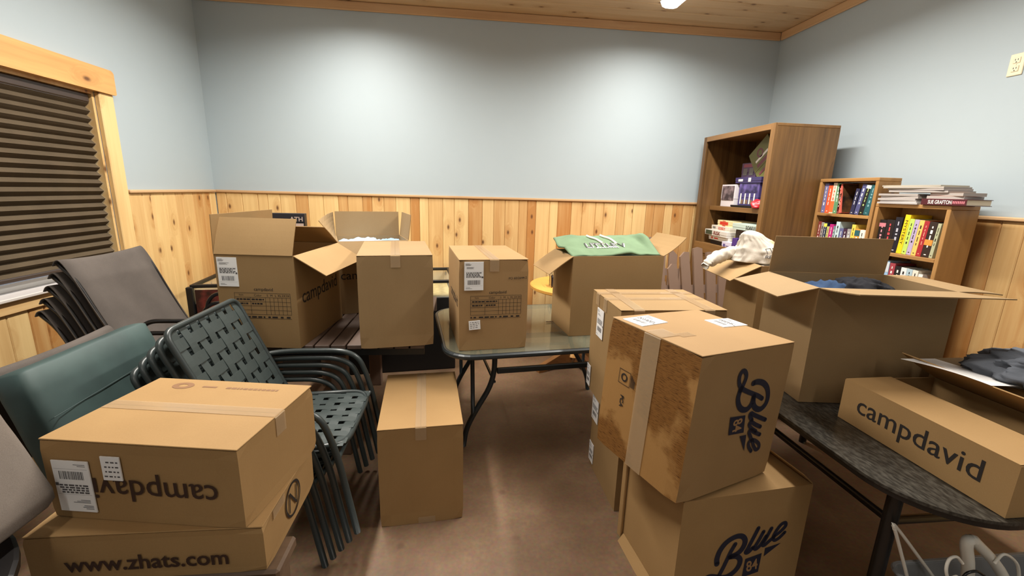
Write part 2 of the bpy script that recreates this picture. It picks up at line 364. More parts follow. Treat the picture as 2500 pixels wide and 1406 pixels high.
OAK_Y = wood('oak_level', srgb(136,100,58), srgb(80,52,26), axis=1, knots=0.1, grain=1.3, spread=0.25, rough=0.42)
HONEY_V = wood('honey_upright', srgb(178,134,80), srgb(120,82,42), axis=2, knots=0.55, spread=0.3, rough=0.45)
HONEY_Y = wood('honey_level', srgb(178,134,80), srgb(120,82,42), axis=1, knots=0.3, spread=0.3, rough=0.45)
DARKWOOD_Y = wood('dark_board_y', srgb(104,86,76), srgb(62,48,40), axis=1, knots=0.1, spread=0.4, rough=0.6)
DARKWOOD_X = wood('dark_board_x', srgb(104,86,76), srgb(62,48,40), axis=0, knots=0.1, spread=0.4, rough=0.6)
BENCHWOOD = wood('bench_board', srgb(112,90,70), srgb(60,42,30), axis=0, knots=0.15, spread=0.3, rough=0.55)
PAINT = plain('wall_paint', srgb(168,180,186), 0.62, noise_amt=0.015, scale=6, bump=0.03)
CONCRETE = None
def concrete():
    m, nt, b = base_mat('stained_concrete'); L = nt.links
    tc = N(nt, 'ShaderNodeTexCoord')
    n1 = N(nt, 'ShaderNodeTexNoise'); n1.inputs['Scale'].default_value = 1.5; n1.inputs['Detail'].default_value = 7; n1.inputs['Roughness'].default_value = 0.62; L.new(tc.outputs['Object'], n1.inputs['Vector'])
    r = N(nt, 'ShaderNodeValToRGB'); e = r.color_ramp.elements
    e[0].position = 0.30; e[0].color = srgb(92,70,50); e[1].position = 0.72; e[1].color = srgb(138,113,88)
    x = e.new(0.5); x.color = srgb(114,89,67); L.new(n1.outputs['Fac'], r.inputs['Fac'])
    n2 = N(nt, 'ShaderNodeTexNoise'); n2.inputs['Scale'].default_value = 60; n2.inputs['Detail'].default_value = 5; L.new(tc.outputs['Object'], n2.inputs['Vector'])
    mx = N(nt, 'ShaderNodeMix', data_type='RGBA', blend_type='OVERLAY'); mx.inputs[0].default_value = 0.35; L.new(r.outputs[0], mx.inputs[6]); L.new(n2.outputs['Color'], mx.inputs[7])
    n3 = N(nt, 'ShaderNodeTexVoronoi'); n3.inputs['Scale'].default_value = 5.5; L.new(tc.outputs['Object'], n3.inputs['Vector'])
    k = N(nt, 'ShaderNodeMapRange'); k.inputs['From Min'].default_value = 0.13; k.inputs['From Max'].default_value = 0.05; L.new(n3.outputs['Distance'], k.inputs['Value'])
    sp = N(nt, 'ShaderNodeSeparateColor'); L.new(n3.outputs['Color'], sp.inputs[0]); lt = N(nt, 'ShaderNodeMath', operation='LESS_THAN'); lt.inputs[1].default_value = 0.3; L.new(sp.outputs[1], lt.inputs[0])
    mu = N(nt, 'ShaderNodeMath', operation='MULTIPLY'); L.new(k.outputs[0], mu.inputs[0]); L.new(lt.outputs[0], mu.inputs[1])
    m2 = N(nt, 'ShaderNodeMath', operation='MULTIPLY'); m2.inputs[1].default_value = 0.45; L.new(mu.outputs[0], m2.inputs[0])
    st = N(nt, 'ShaderNodeMix', data_type='RGBA'); st.inputs[7].default_value = srgb(84,56,40); L.new(mx.outputs[2], st.inputs[6]); L.new(m2.outputs[0], st.inputs[0])
    L.new(st.outputs[2], b.inputs['Base Color'])
    rr = N(nt, 'ShaderNodeMapRange'); rr.inputs['To Min'].default_value = 0.45; rr.inputs['To Max'].default_value = 0.72; L.new(n1.outputs['Fac'], rr.inputs['Value']); L.new(rr.outputs[0], b.inputs['Roughness'])
    bp = N(nt, 'ShaderNodeBump'); bp.inputs['Strength'].default_value = 0.08; bp.inputs['Distance'].default_value = 0.003; L.new(n2.outputs['Fac'], bp.inputs['Height']); L.new(bp.outputs[0], b.inputs['Normal'])
    return m
CARD = card('kraft_board', srgb(158,127,87)[:3])
CARD_B = card('kraft_board_pinkish', srgb(150,122,83)[:3])
CARD_C = card('kraft_board_golden', srgb(160,128,85)[:3])
CARD_D = card('kraft_board_greyish', srgb(146,121,86)[:3])
CARD_WORN = card('kraft_board_worn', srgb(162,122,72)[:3], worn=True)
TAPE = clear('packing_tape', srgb(196,168,132), 0.38, 0.14)
LABELINK = plain('grey_label_ink', srgb(84,82,84), 0.7)
WHITE = plain('label_paper', srgb(236,236,236), 0.5)
PAPER = plain('copy_paper', srgb(240,238,236), 0.6)
INK = plain('black_ink', srgb(34,28,26), 0.7)
FAINT = plain('faded_brown_ink', srgb(128,92,60), 0.7)
NAVY = plain('navy_ink', srgb(26,28,48), 0.65)
KRAFTINK = plain('kraft_cutout', srgb(156,120,80), 0.8)
STRAP = plain('green_vinyl_strap', srgb(58,66,65), 0.42, noise_amt=0.06, scale=30)
STRAPFRAME = plain('green_powder_coat', srgb(48,55,55), 0.33)
SLING = fabric('grey_sling_mesh', srgb(90,83,78), weave=600)
BLACKMETAL = plain('black_powder_coat', srgb(22,20,20), 0.32)
DARKSTEEL = plain('dark_green_steel', srgb(38,46,50), 0.38)
TEAL = two_tone('teal_vinyl', srgb(46,63,62), srgb(55,74,72), 5, 0.4, 0.6, 0.62, bump=0.05)
STONE = two_tone('dark_stone_top', srgb(36,35,32), srgb(80,77,70), 60, 0.40, 0.75, 0.30, 9, (1.7,.6,1), bump=0.05)
BLACKLAM = plain('black_laminate', srgb(9,9,10), 0.5)
BROWNPOLY = plain('brown_poly_lumber', srgb(122,99,84), 0.5, noise_amt=0.05, scale=14)
GLASS = clear('table_glass', srgb(112,112,94), 0.62, 0.08)
PANE = clear('window_glass', srgb(200,215,225), 0.10, 0.03)
ACRYLIC = clear('acrylic_panel', srgb(225,225,205), 0.22, 0.05)
LEDMAT = emit('led_diffuser', (1.0, 0.97, 0.92, 1), 7.0)
HOUSING = plain('white_enamel', srgb(235,235,232), 0.4)
IVORY = plain('ivory_plastic', srgb(226,214,184), 0.35)
DARKSLOT = plain('dark_slot', srgb(30,26,22), 0.7)
SHADE = fabric('brown_pleated_fabric', srgb(84,72,56), weave=500, bump=0.1)
SHADERAIL = plain('brown_rail', srgb(62,50,44), 0.45)
SILLPAINT = plain('pale_sill', srgb(214,206,200), 0.25)

# ------------------------------------------------------------------ the room
XL, XR, YB, YF, ZC, ZR = -2.28, 3.03, 4.335, -3.0, 3.14, 1.512
def struct_box(name, mat, *bs):
    m = MB()
    for b in bs: m.box(*b)
    return structure(m.build(name, mat))
fl = struct_box('floor', concrete(), (XL-.3, XR+.3, YF-.2, YB+.2, -0.2, 0.0))
wall_back = struct_box('wall_back', PAINT, (XL-.2, XR+.2, YB, YB+.15, 0, ZC+.1))
wall_right = struct_box('wall_right', PAINT, (XR+.018, XR+.17, YF, YB, 0, ZC+.1))
WY0, WY1, WZ0, WZ1 = 1.72, 3.135, 0.985, 2.105
wall_left = struct_box('wall_left', PAINT, (XL-.17, XL-.018, YF, WY0, 0, ZC+.1), (XL-.17, XL-.018, WY1, YB, 0, ZC+.1), (XL-.17, XL-.018, WY0, WY1, 0, WZ0-.02), (XL-.17, XL-.018, WY0, WY1, WZ1, ZC+.1))
wall_rear = struct_box('wall_rear', PAINT, (XL-.2, XR+.2, YF-.15, YF, 0, ZC+.1))
ceiling = struct_box('ceiling', CEIL_WOOD, (XL-.2, XR+.2, YF-.2, YB+.2, ZC+.02, ZC+.12))
# ceiling boards, side to side across the room
def board_mesh(name, length, w, t, mat, axis='z', b=0.005):
    """tongue-and-groove board: face towards local -y, chamfered long edges"""
    prof = [(0,0),(w,0),(w,-t+b),(w-b,-t),(b,-t),(0,-t+b)]
    m = MB(); m.prism(prof, 0, length)
    if axis == 'x':  # length along x, width along y, face down
        m.v = [(z, x, y) for x, y, z in m.v]
    me = m.mesh(name, mat); bm = bmesh.new(); bm.from_mesh(me); bmesh.ops.recalc_face_normals(bm, faces=bm.faces); bm.to_mesh(me); bm.free(); return me
cb = board_mesh('ceiling_board', XR-XL+0.03, 0.1385, 0.018, CEIL_WOOD, 'x')
y = YB - 0.14
while y > 1.2:
    put('plank', cb, ceiling, (XL-0.015, y, ZC+0.019)); y -= 0.14
cb2 = board_mesh('ceiling_board_wide', XR-XL+0.03, y+0.139-YF, 0.018, CEIL_WOOD, 'x'); put('plank', cb2, ceiling, (XL-0.015, YF, ZC+0.019))
# wainscot boards
rw = random.Random(3)
WID = [0.086, 0.112, 0.137]
def wain(parent, length, place, z0, z1, key):
    mesh = {w: board_mesh('wainscot_board', z1-z0, w-0.0015, 0.017, PINE_V) for w in WID}
    u = 0.0
    while u < length-0.03:
        w = rw.choice(WID)
        if u+w > length: w = length-u; me = board_mesh('wainscot_board', z1-z0, w-0.0015, 0.017, PINE_V)
        else: me = mesh[w]
        loc, rz = place(u, w); put('plank', me, parent, (loc[0], loc[1], z0), (0,0,rz)); u += w
wain(wall_back, XR-XL-0.002, lambda u,w: ((XL+0.001+u, YB-0.0005), 0), 0.0, ZR-0.026, 'b')
wain(wall_right, YB-0.02, lambda u,w: ((XR+0.0175, YB-0.019-u), -PI/2), 0.0, ZR-0.026, 'r')     # face towards -x
wain(wall_left, YB-0.02-3.25, lambda u,w: ((XL-0.0175, 3.251+u), PI/2), 0.0, ZR-0.026, 'l')
wain(wall_left, 3.25-1.0, lambda u,w: ((XL-0.0175, 1.0+u), PI/2), 0.0, 0.90, 'w')
def rail(name, x0, x1, y0, y1, mat):
    m = MB(); m.bbox(x0, x1, y0, y1, ZR-0.024, ZR, 0.006); return structure(m.build(name, mat))
rail('trim_1', XL+0.0005, XR-0.0005, YB-0.036, YB-0.0005, TRIM_X)
rail('trim_2', XR-0.018, XR+0.0175, 0.0, YB-0.037, TRIM_Y)
rail('trim_3', XL-0.0175, XL+0.018, 3.262, YB-0.037, TRIM_Y)
def crown(name, x0, x1, y0, y1, mat, side):
    m = MB(); m.bbox(x0, x1, y0, y1, ZC-0.072, ZC, 0.006)
    return structure(m.build(name, mat))
crown('trim_4', XL, XR, YB-0.022, YB-0.0005, TRIM_X, 0)
crown('trim_5', XR-0.006, XR+0.0175, YF, YB-0.0225, TRIM_Y, 0)
crown('trim_6', XL-0.0175, XL+0.006, YF, YB-0.0225, TRIM_Y, 0)
m = MB(); m.bbox(XL+.002, XR-.002, YB-0.034, YB-0.0178, 0.0, 0.09, 0.004); structure(m.build('baseboard_back', TRIM_X))

# window with casing, sill and pleated shade
win = bpy.data.objects.new('window_1', None); COL.objects.link(win); win['kind'] = 'structure'; win.location = (XL, (WY0+WY1)/2, WZ0)
def wpart(name, mat, mb, smooth=False):
    o = mb.build(name, mat, win, smooth); o.matrix_parent_inverse = Matrix.Translation(win.location).inverted(); return o
m = MB(); m.prism([(y, z) for y, z in [(1.58,2.105),(3.252,2.105),(3.262,2.112),(3.262,2.235),(3.252,2.246),(3.24,2.252),(1.58,2.252)]], 0, 0.045, Matrix(((0,0,1,XL-0.0175),(1,0,0,0),(0,1,0,0),(0,0,0,1)))); wpart('header_board', CASING_Y, m)
m = MB(); m.bbox(XL-.0175, XL+.012, 3.135, 3.25, 0.985, 2.1045, 0.004); wpart('side_casing', PINE_V, m)
m = MB(); m.bbox(XL-.0175, XL+.012, 1.60, 1.72, 0.985, 2.1045, 0.004); wpart('side_casing', PINE_V, m)
m = MB(); m.box(XL-.15, XL-.018, 3.117, 3.1345, 0.985, 2.1045); wpart('jamb', PINE_V, m)
m = MB(); m.box(XL-.15, XL-.018, 1.7205, 1.738, 0.985, 2.1045); wpart('jamb', PINE_V, m)
m = MB(); m.box(XL-.15, XL-.018, 1.7385, 3.1165, 2.087, 2.1045); wpart('jamb', PINE_V, m)
m = MB(); m.bbox(XL-.15, XL+.03, 1.7205, 3.134, 0.966, 0.9845, 0.004); wpart('sill', SILLPAINT, m)
m = MB(); m.bbox(XL-.0175, XL+.012, 1.58, 3.25, 0.90, 0.9655, 0.004); wpart('apron', PINE_Y, m)
m = MB(); m.box(XL-.128, XL-.122, 1.739, 3.116, 0.99, 2.086); wpart('glass_pane', PANE, m)
m = MB()
for a in ((1.739,1.775,.985,2.086),(3.08,3.116,.985,2.086),(1.776,3.079,.985,1.025),(1.776,3.079,2.05,2.086)): m.box(XL-.14, XL-.11, *a)
wpart('sash_frame', HOUSING, m)
sh = thing('pleated_shade', 'brown pleated fabric shade drawn down over the pine-framed window', 'blind', (XL-.06, 2.43, 1.03))
def at_root(o, root): o.matrix_parent_inverse = (Matrix.Translation(root.location) @ root.rotation_euler.to_matrix().to_4x4()).inverted(); return o
m = MB(); m.bbox(XL-.085, XL-.03, 1.742, 3.113, 2.035, 2.084, 0.006); at_root(m.build('head_rail', SHADERAIL, sh), sh)
m = MB(); rows = []
zt, np_ = 2.034, 20; dz = (2.034-1.068)/np_
for k in range(np_*4+1):
    z = zt-dz*k/4; ph = (k % 4)/4; x = XL-.05 + 0.013*math.cos(2*PI*ph)
    rows.append([(x, 1.745, z), (x, 2.43, z), (x, 3.11, z)])
m.slab(rows, 0.0016); at_root(m.build('pleated_fabric', SHADE, sh), sh)
m = MB(); m.bbox(XL-.072, XL-.032, 1.745, 3.11, 1.045, 1.067, 0.004); at_root(m.build('bottom_rail', SHADERAIL, sh), sh)

# ceiling light strips; the rear pair is added as fill
for i, (lx, ly) in enumerate(LAMPS):
    t = thing('ceiling_light', 'white ceiling strip light running towards the back wall' if i == 0 else 'white ceiling strip light', 'light', (lx, ly, ZC), 0, 'ceiling strip lights')
    if i: t['label'] = ['', 'white ceiling strip light over the green strap chairs', 'added fill strip light, unseen behind the camera on the right side', 'added fill strip light, unseen behind the camera on the window side'][i]
    m = MB(); m.bbox(-.085, .085, -1.2, 1.2, -.035, 0.0, 0.006); m.build('housing', HOUSING, t)
    m = MB(); prof = [(-.08,-.0352),(-.062,-.07),(-.03,-.08),(.03,-.08),(.062,-.07),(.08,-.0352)]
    m.prism(prof, -1.19, 1.19, Matrix(((1,0,0,0),(0,0,1,0),(0,1,0,0),(0,0,0,1)))); m.build('diffuser', LEDMAT, t, fix=True)
    ld = bpy.data.lights.new('strip_lamp', 'AREA'); ld.shape = 'RECTANGLE'; ld.size = 0.14; ld.size_y = 2.34; ld.spread = rad(162); ld.energy = LAMP_POWER[i]; ld.color = LAMP_COLOUR
    lo = bpy.data.objects.new('strip_lamp', ld); COL.objects.link(lo); lo.parent = t; lo.location = (0, 0, -0.0815)

# wall socket
t = thing('wall_outlet', 'ivory double socket plate high on the blue-grey wall', 'outlet', (XR+.0175, 2.31, 2.341), -PI/2)
m = MB(); m.bbox(-.036, .036, -.006, 0, -.058, .058, 0.003); m.build('cover_plate', IVORY, t)
for zz in (-.022, .022):
    m = MB(); m.bbox(-.017, .017, -.009, -.0062, zz-.015, zz+.015, 0.002); s = m.build('socket', IVORY, t)
    m = MB(); m.box(-.008, -.005, -.0094, -.0091, zz-.001, zz+.008); m.box(.005, .008, -.0094, -.0091, zz-.001, zz+.008); m.tube([(0,-.0091,zz-.009),(0,-.0096,zz-.009)], .003, 8); m.build('slots', DARKSLOT, s)
m = MB(); m.tube([(0,-.0061,0),(0,-.008,0)], .003, 8); m.build('screw', IVORY, t)

# ------------------------------------------------------------------ cartons
def bumpy_box(m, w, d, h, n=8, amp=0.004, seed=0, ding=0.007):
    """closed carton hull: flat faces that sink a little, corners knocked in"""
    V = {}; off = Vector((seed*3.7, seed*1.3, seed*2.1))
    def vid(i,j,k):
        if (i,j,k) not in V:
            p = Vector(((i/n-.5)*w, (j/n-.5)*d, k/n*h)); ex = min(i, n-i, 1), min(j, n-j, 1), min(k, n-k, 1)
            c = Vector((p.x, p.y, p.z-h/2)); ns = noise.noise(p*5+off)*0.5+0.5
            e = ex.count(0)
            q = p.copy(); a = amp*ns if e == 1 else (amp*0.35*ns if e == 2 else ding*ns)
            for x in range(3):
                if ex[x] == 0: q[x] -= math.copysign(a, c[x])
            if q.z < 0.0005: q.z = 0.0005
            V[i,j,k] = len(m.v); m.v.append(tuple(q))
        return V[i,j,k]
    for a in range(n):
        for b in range(n):
            for f in ([(a,b,0),(a,b+1,0),(a+1,b+1,0),(a+1,b,0)], [(a,b,n),(a+1,b,n),(a+1,b+1,n),(a,b+1,n)], [(a,0,b),(a+1,0,b),(a+1,0,b+1),(a,0,b+1)], [(a,n,b),(a,n,b+1),(a+1,n,b+1),(a+1,n,b)], [(0,a,b),(0,a,b+1),(0,a+1,b+1),(0,a+1,b)], [(n,a,b),(n,a+1,b),(n,a+1,b+1),(n,a,b+1)]):
                m.f.append(tuple(vid(*q) for q in f)); m.mi.append(m.cur)
SIDE = {'front': ((-1,-1),(1,-1),(0,-1)), 'back': ((-1,1),(1,1),(0,1)), 'left': ((-1,-1),(-1,1),(-1,0)), 'right': ((1,-1),(1,1),(1,0))}
def flap_mesh(w, d, h, side, th, L, curl=0.0, t=0.004, twist=0.0, cut=0.003):
    """flap hinged on a rim edge, th degrees from level-outward (90 up, 180 folded in); twist lifts the second end"""
    a, b, n = SIDE[side]; A = Vector((a[0]*w/2, a[1]*d/2, h)); B = Vector((b[0]*w/2, b[1]*d/2, h)); nv = Vector((n[0], n[1], 0))
    e = (B-A).normalized(); A = A+e*cut; B = B-e*cut; rows = []
    for j in range(6):
        s = j/5; base = A.lerp(B, s); p = base.copy(); row = [p.copy()]
        for i in range(6):
            ang = rad(th + curl*(i/5) + twist*s); p = p + (math.cos(ang)*nv + Vector((0,0,math.sin(ang))))*(L/6); row.append(p.copy())
        rows.append(row)
    m = MB(); m.slab(rows, t if side in ('front','right') else -t); return m
def carton(name, label, loc, rz, w, d, h, mat=CARD, flaps=None, seam=None, tape=True, tilt=(0,0), seed=0, amp=0.004, group=None, worn=None, edge_tape=True):
    t = thing(name, label, 'box', loc, rad(rz), group, (rad(tilt[0]), rad(tilt[1])))
    th = 0.0045
    if flaps is not None:
        m = MB()
        m.box(-w/2, w/2, -d/2, -d/2+th, 0.0006, h); m.box(-w/2, w/2, d/2-th, d/2, 0.0006, h)
        m.box(-w/2, -w/2+th, -d/2+th, d/2-th, 0.0006, h); m.box(w/2-th, w/2, -d/2+th, d/2-th, 0.0006, h); m.box(-w/2+th, w/2-th, -d/2+th, d/2-th, 0.0006, 0.006)
        m.build('body', mat, t)
        for side, sp in flaps.items():
            f = flap_mesh(w, d, h, side, *sp).build('flap', mat, t)
            bm = bmesh.new(); bm.from_mesh(f.data); bmesh.ops.recalc_face_normals(bm, faces=bm.faces); bm.to_mesh(f.data); bm.free()
        return t
    m = MB(); bumpy_box(m, w, d, h-0.0045, amp=amp, seed=seed)
    b = m.build('body', [mat, worn] if worn else mat, t)
    if worn:
        for p in b.data.polygons:
            if p.normal.x < -0.9: p.material_index = 1
    if seam == 'y':
        f1 = (-w/2+.001, -.0012, -d/2+.001, d/2-.001); f2 = (.0012, w/2-.001, -d/2+.001, d/2-.001)
    elif seam == 'x':
        f1 = (-w/2+.001, w/2-.001, -d/2+.001, -.0012); f2 = (-w/2+.001, w/2-.001, .0012, d/2-.001)
    if seam in ('x', 'y'):
        for f in (f1, f2):
            q = MB(); q.bbox(*f, h-.0043, h, .0012); q.build('flap', mat, t)
        if tape: tape_strip(t, seam, w, d, h)
    elif seam == 'none':
        q = MB(); q.bbox(-w/2+.001, w/2-.001, -d/2+.001, d/2-.001, h-.0043, h, .0012); q.build('flap', mat, t)
    return t
def tape_strip(t, seam, w, d, h, tw=0.05, down=0.065, at=0.0):
    L = d if seam == 'y' else w; e = .0016
    P = [(-L/2-e, h-down), (-L/2-e, h-.004), (-L/2+.004, h+e), (-L/4, h+e), (0, h+e*1.3), (L/4, h+e), (L/2-.004, h+e), (L/2+e, h-.004), (L/2+e, h-down)]
    rows = []
    for s in (-tw/2, 0, tw/2):
        rows.append([((s+at, u, z) if seam == 'y' else (u, s+at, z)) for u, z in P])
    m = MB(); m.slab(rows, 0.0003 if seam == 'x' else -0.0003); return m.build('tape', TAPE, t)
def flat_label(t, face, u, v, w=0.1016, h=0.1524, kind='ship', rot=0, off=0.0035, parent_name='shipping_label'):
    """paper sticker with its print: address lines, text blocks, bars"""
    c, n = math.cos(rot), math.sin(rot)
    F = lambda a, b, o: face(u+c*a-n*b, v+n*a+c*b, o)
    m = MB(); m.add([F(0,0,off-.0028), F(w,0,off-.0028), F(w,h,off-.0028), F(0,h,off-.0028), F(0,0,off), F(w,0,off), F(w,h,off), F(0,h,off)], [(3,2,1,0),(4,5,6,7),(0,1,5,4),(1,2,6,5),(2,3,7,6),(3,0,4,7)])
    lb = m.build(parent_name, WHITE, t)
    p = Print(); r = random.Random(int(u*1000+v*777))
    if kind == 'ship':
        for i, ww in enumerate((.22, .3, .26)): p.quad(.06*w, (.93-i*.03)*h, (.06+ww)*w, (.942-i*.03)*h)
        for i in range(3): p.quad(.12*w, (.81-i*.025)*h, (.12+r.uniform(.25,.5))*w, (.82-i*.025)*h)
        for i in range(4):
            x = .1
            while x < .8: ww = r.uniform(.05,.16); p.quad(x*w, (.60-i*.047)*h, (x+ww)*w, (.632-i*.047)*h); x += ww+.03
        p.quad(.9*w, .43*h, .99*w, .49*h)
        x = .18
        while x < .82: ww = r.uniform(.008,.03); p.quad(x*w, .2*h, (x+ww)*w, .36*h); x += ww+r.uniform(.01,.03)
        p.quad(.04*w, .155*h, .96*w, .158*h); p.quad(.04*w, .655*h, .96*w, .658*h)
        for i in range(2): p.quad(.08*w, (.09-i*.03)*h, (.3+.1*i)*w, (.10-i*.03)*h)
    else:
        for i in range(4):
            x = .1
            while x < .8: ww = r.uniform(.08,.2); p.quad(x*w, (.8-i*.2)*h, (x+ww)*w, (.86-i*.2)*h); x += ww+.08
    p.lay('label_print', LABELINK, lb, F, off+.0004); return lb
def size_chart(t, face, u0, v0, u1, v1, off=0.0008, heading=True):
    """the printed order grid with its small heading"""
    p = Print(); W, H = u1-u0, v1-v0; lw = .0016
    hs = [0, .2, .4, .6, .8, 1.0]
    for hh in hs: p.quad(u0, v0+H*hh-lw/2, u1, v0+H*hh+lw/2)
    for x in (0, 1): p.quad(u0+W*x-lw/2, v0, u0+W*x+lw/2, v1)
    for x in (.28, .55, .63, .70, .775, .85, .925): p.quad(u0+W*x-lw/2, v0, u0+W*x+lw/2, v0+H*.8)
    for s, x in (('Style', .12), ('Color', .42), ('S', .59), ('M', .665), ('L', .74), ('XL', .81), ('2X', .885), ('3X', .96)): p.text(s, u0+W*x, v0+H*.9, height=H*.10)
    r = random.Random(5)
    for x0, x1 in ((.03,.22),(.3,.5)):
        for rr in (.7,.5):
            x = x0
            while x < x1: ww = r.uniform(.02,.06); p.quad(u0+W*x, v0+H*(rr-.03), u0+W*(x+ww), v0+H*(rr+.04)); x += ww+.012
    x = 0
    while x < .95: ww = r.uniform(.03,.1); p.quad(u0+W*x, v0-H*.16, u0+W*(x+ww), v0-H*.09); x += ww+r.uniform(.02,.06)
    p.quad(u0, v0-H*.2, u1, v0-H*.185)
    if heading: p.text('campdavid', u0+W*.53, v1+H*.16, width=W*.34, bold=.006)
    return p.lay('printed_chart', INK, t, face, off)
def word(t, face, body, u, v, width, rot=0, mat=None, bold=0.0, height=None, off=0.0012, name='printed_lettering', shear=0):
    return Print().text(body, u, v, width=width, height=height, rot=rot, bold=bold, shear=shear).lay(name, mat or INK, t, face, off)
def script_logo(t, face, u, v, rot, sc, off=0.0015):
    """brush-script word over a pennant with two figures, drawn as ribbons"""
    p = Print(); F = lambda pts: [(x, 1.6-y) for x, y in pts]
    p.ribbon(F([(.53,.94),(.52,.80),(.58,.60),(.72,.43),(.92,.345),(1.08,.37),(1.165,.50),(1.13,.66),(1.02,.78),(.83,.835)]), .125)
    p.ribbon(F([(.83,.83),(1.0,.86),(1.09,.97),(1.07,1.12),(.97,1.25),(.80,1.33),(.60,1.31)]), .125)
    p.ribbon(F([(.93,.53),(.84,.70),(.76,.90),(.67,1.12),(.57,1.31),(.45,1.40),(.31,1.42),(.22,1.36),(.25,1.27),(.36,1.21),(.52,1.25),(.64,1.31)]), .10)
    p.ribbon(F([(1.46,.25),(1.36,.48),(1.26,.70),(1.21,.80),(1.27,.82),(1.38,.72)]), .095)
    p.ribbon(F([(1.60,.37),(1.50,.58),(1.42,.73),(1.46,.78),(1.56,.70),(1.68,.50)]), .09)
    p.ribbon(F([(1.79,.33),(1.68,.56),(1.61,.69),(1.66,.73),(1.78,.64),(1.88,.57)]), .09)
    p.ribbon(F([(1.87,.56),(2.02,.47),(2.14,.35),(2.12,.26),(2.02,.29),(1.91,.44),(1.86,.58),(1.91,.66),(2.02,.62),(2.14,.51)]), .085)
    p.poly(F([(1.68,1.02),(2.08,.765),(1.69,.81)])); p.poly(F([(1.18,1.45),(1.58,1.40),(1.62,.92),(1.22,.98)]))
    p.xf(u, v, rot, sc, (1.2, .7)); lg = p.lay('printed_logo', NAVY, t, face, off)
    q = Print(); q.text('84', 1.40, 1.6-1.18, width=.28, height=.28, rot=.10, bold=.02); q.xf(u, v, rot, sc, (1.2, .7)); q.lay('printed_figures', KRAFTINK, lg, face, off+.0006)
    return lg

# --- shipping cartons on the glass table, the slatted table and the floor
c = carton('shipping_carton', 'sealed tall carton with size chart and two white labels, on the glass table', (.117,2.538,.7205), 7.4, .377,.581,.502, CARD, seam='y', seed=1)
f = face_of('front', .377,.581,.502)
flat_label(c, f, .028, .338, off=.004); size_chart(c, f, .062, .20, .34, .305); flat_label(c, f, .055, .118, .062, .05, 'small', .06, off=.004, parent_name='small_label')
word(c, f, 'PO 60/2644-2', .318, .40, .10, bold=.004, rot=.03)
fl_ = face_of('left', .377,.581,.502); word(c, fl_, 'campdavid', .34, .255, .36, bold=.004)
c = carton('shipping_carton', 'sealed tall carton with blank kraft front, on the front edge of the slatted brown table', (-.415,2.614,.7205), 8.9, .391,.633,.51, CARD_D, seam='y', seed=2)
c = carton('shipping_carton', 'sealed kraft carton with a clear tape strip, standing alone on the concrete floor', (-.226,2.117,0), 5.1, .39,.604,.512, CARD_C, seam='y', seed=3)
m = MB(); m.box(-.02,.06,-.3045,-.3035,.002,.035); m.build('tape', TAPE, c)
c = carton('open_carton', 'open carton with white shipping label, size chart and raised flaps, left on the slatted table', (-1.048,2.603,.7205), -6.1, .408,.578,.50, CARD_B, flaps={'front': (110,.197,4), 'right': (-31,.19,0), 'back': (145,.215,6), 'left': (92,.2,0)})
f = face_of('front', .408,.578,.50); flat_label(c, f, .014, .333); size_chart(c, f, .085, .185, .375, .30)
word(c, face_of('right', .408,.578,.50), 'campdavid', .29, .26, .46, bold=.004)
OPEN_F = ((-.675,3.195,.7205), 17.1, .462,.385,.50)
c = carton('open_carton', 'open carton holding pale blue clothing, against the back wall behind the tall blank carton', OPEN_F[0], OPEN_F[1], *OPEN_F[2:], CARD_D, flaps={'back': (88,.175,2), 'left': (52,.17,2,.004,34), 'right': (82,.175,2), 'front': (-64,.15,0)})
word(c, face_of('front', *OPEN_F[2:]), 'campdavid', .180, .26, .34, bold=.004)
OPEN_H = ((.906,2.663,.7205), 7.4, .598,.342,.492)
c = carton('open_carton', 'wide open carton with a green hooded sweatshirt spread over its top', OPEN_H[0], OPEN_H[1], *OPEN_H[2:], CARD_B, flaps={'left': (-33,.178,-6), 'right': (30,.183,16)})
# --- stack of two behind the logo boxes
c = carton('stacked_carton', 'lower carton of the pair behind the logo boxes, with white stickers on its side', (1.03,2.04,0), 1.5, .56,.42,.505, CARD_B, seam='x', seed=5)
f = face_of('left', .56,.42,.505); flat_label(c, f, .0, .30, .1, .15); flat_label(c, f, .002, .03, .07, .12, off=.004)
c = carton('stacked_carton', 'upper carton of the pair behind the logo boxes, crossed with tape on top', (.958,2.03,.5055), .3, .517,.425,.56, CARD_B, seam='x', seed=6)
f = face_of('left', .517,.425,.56); flat_label(c, f, .11, .34, .1, .15, off=.0045); flat_label(c, f, -.001, .015, .06, .12, off=.0045)
tape_strip(c, 'y', .517,.425,.5605, at=-.17); tape_strip(c, 'y', .517,.425,.5605, at=.17); tape_strip(c, 'x', .517,.425,.5605, at=.12)
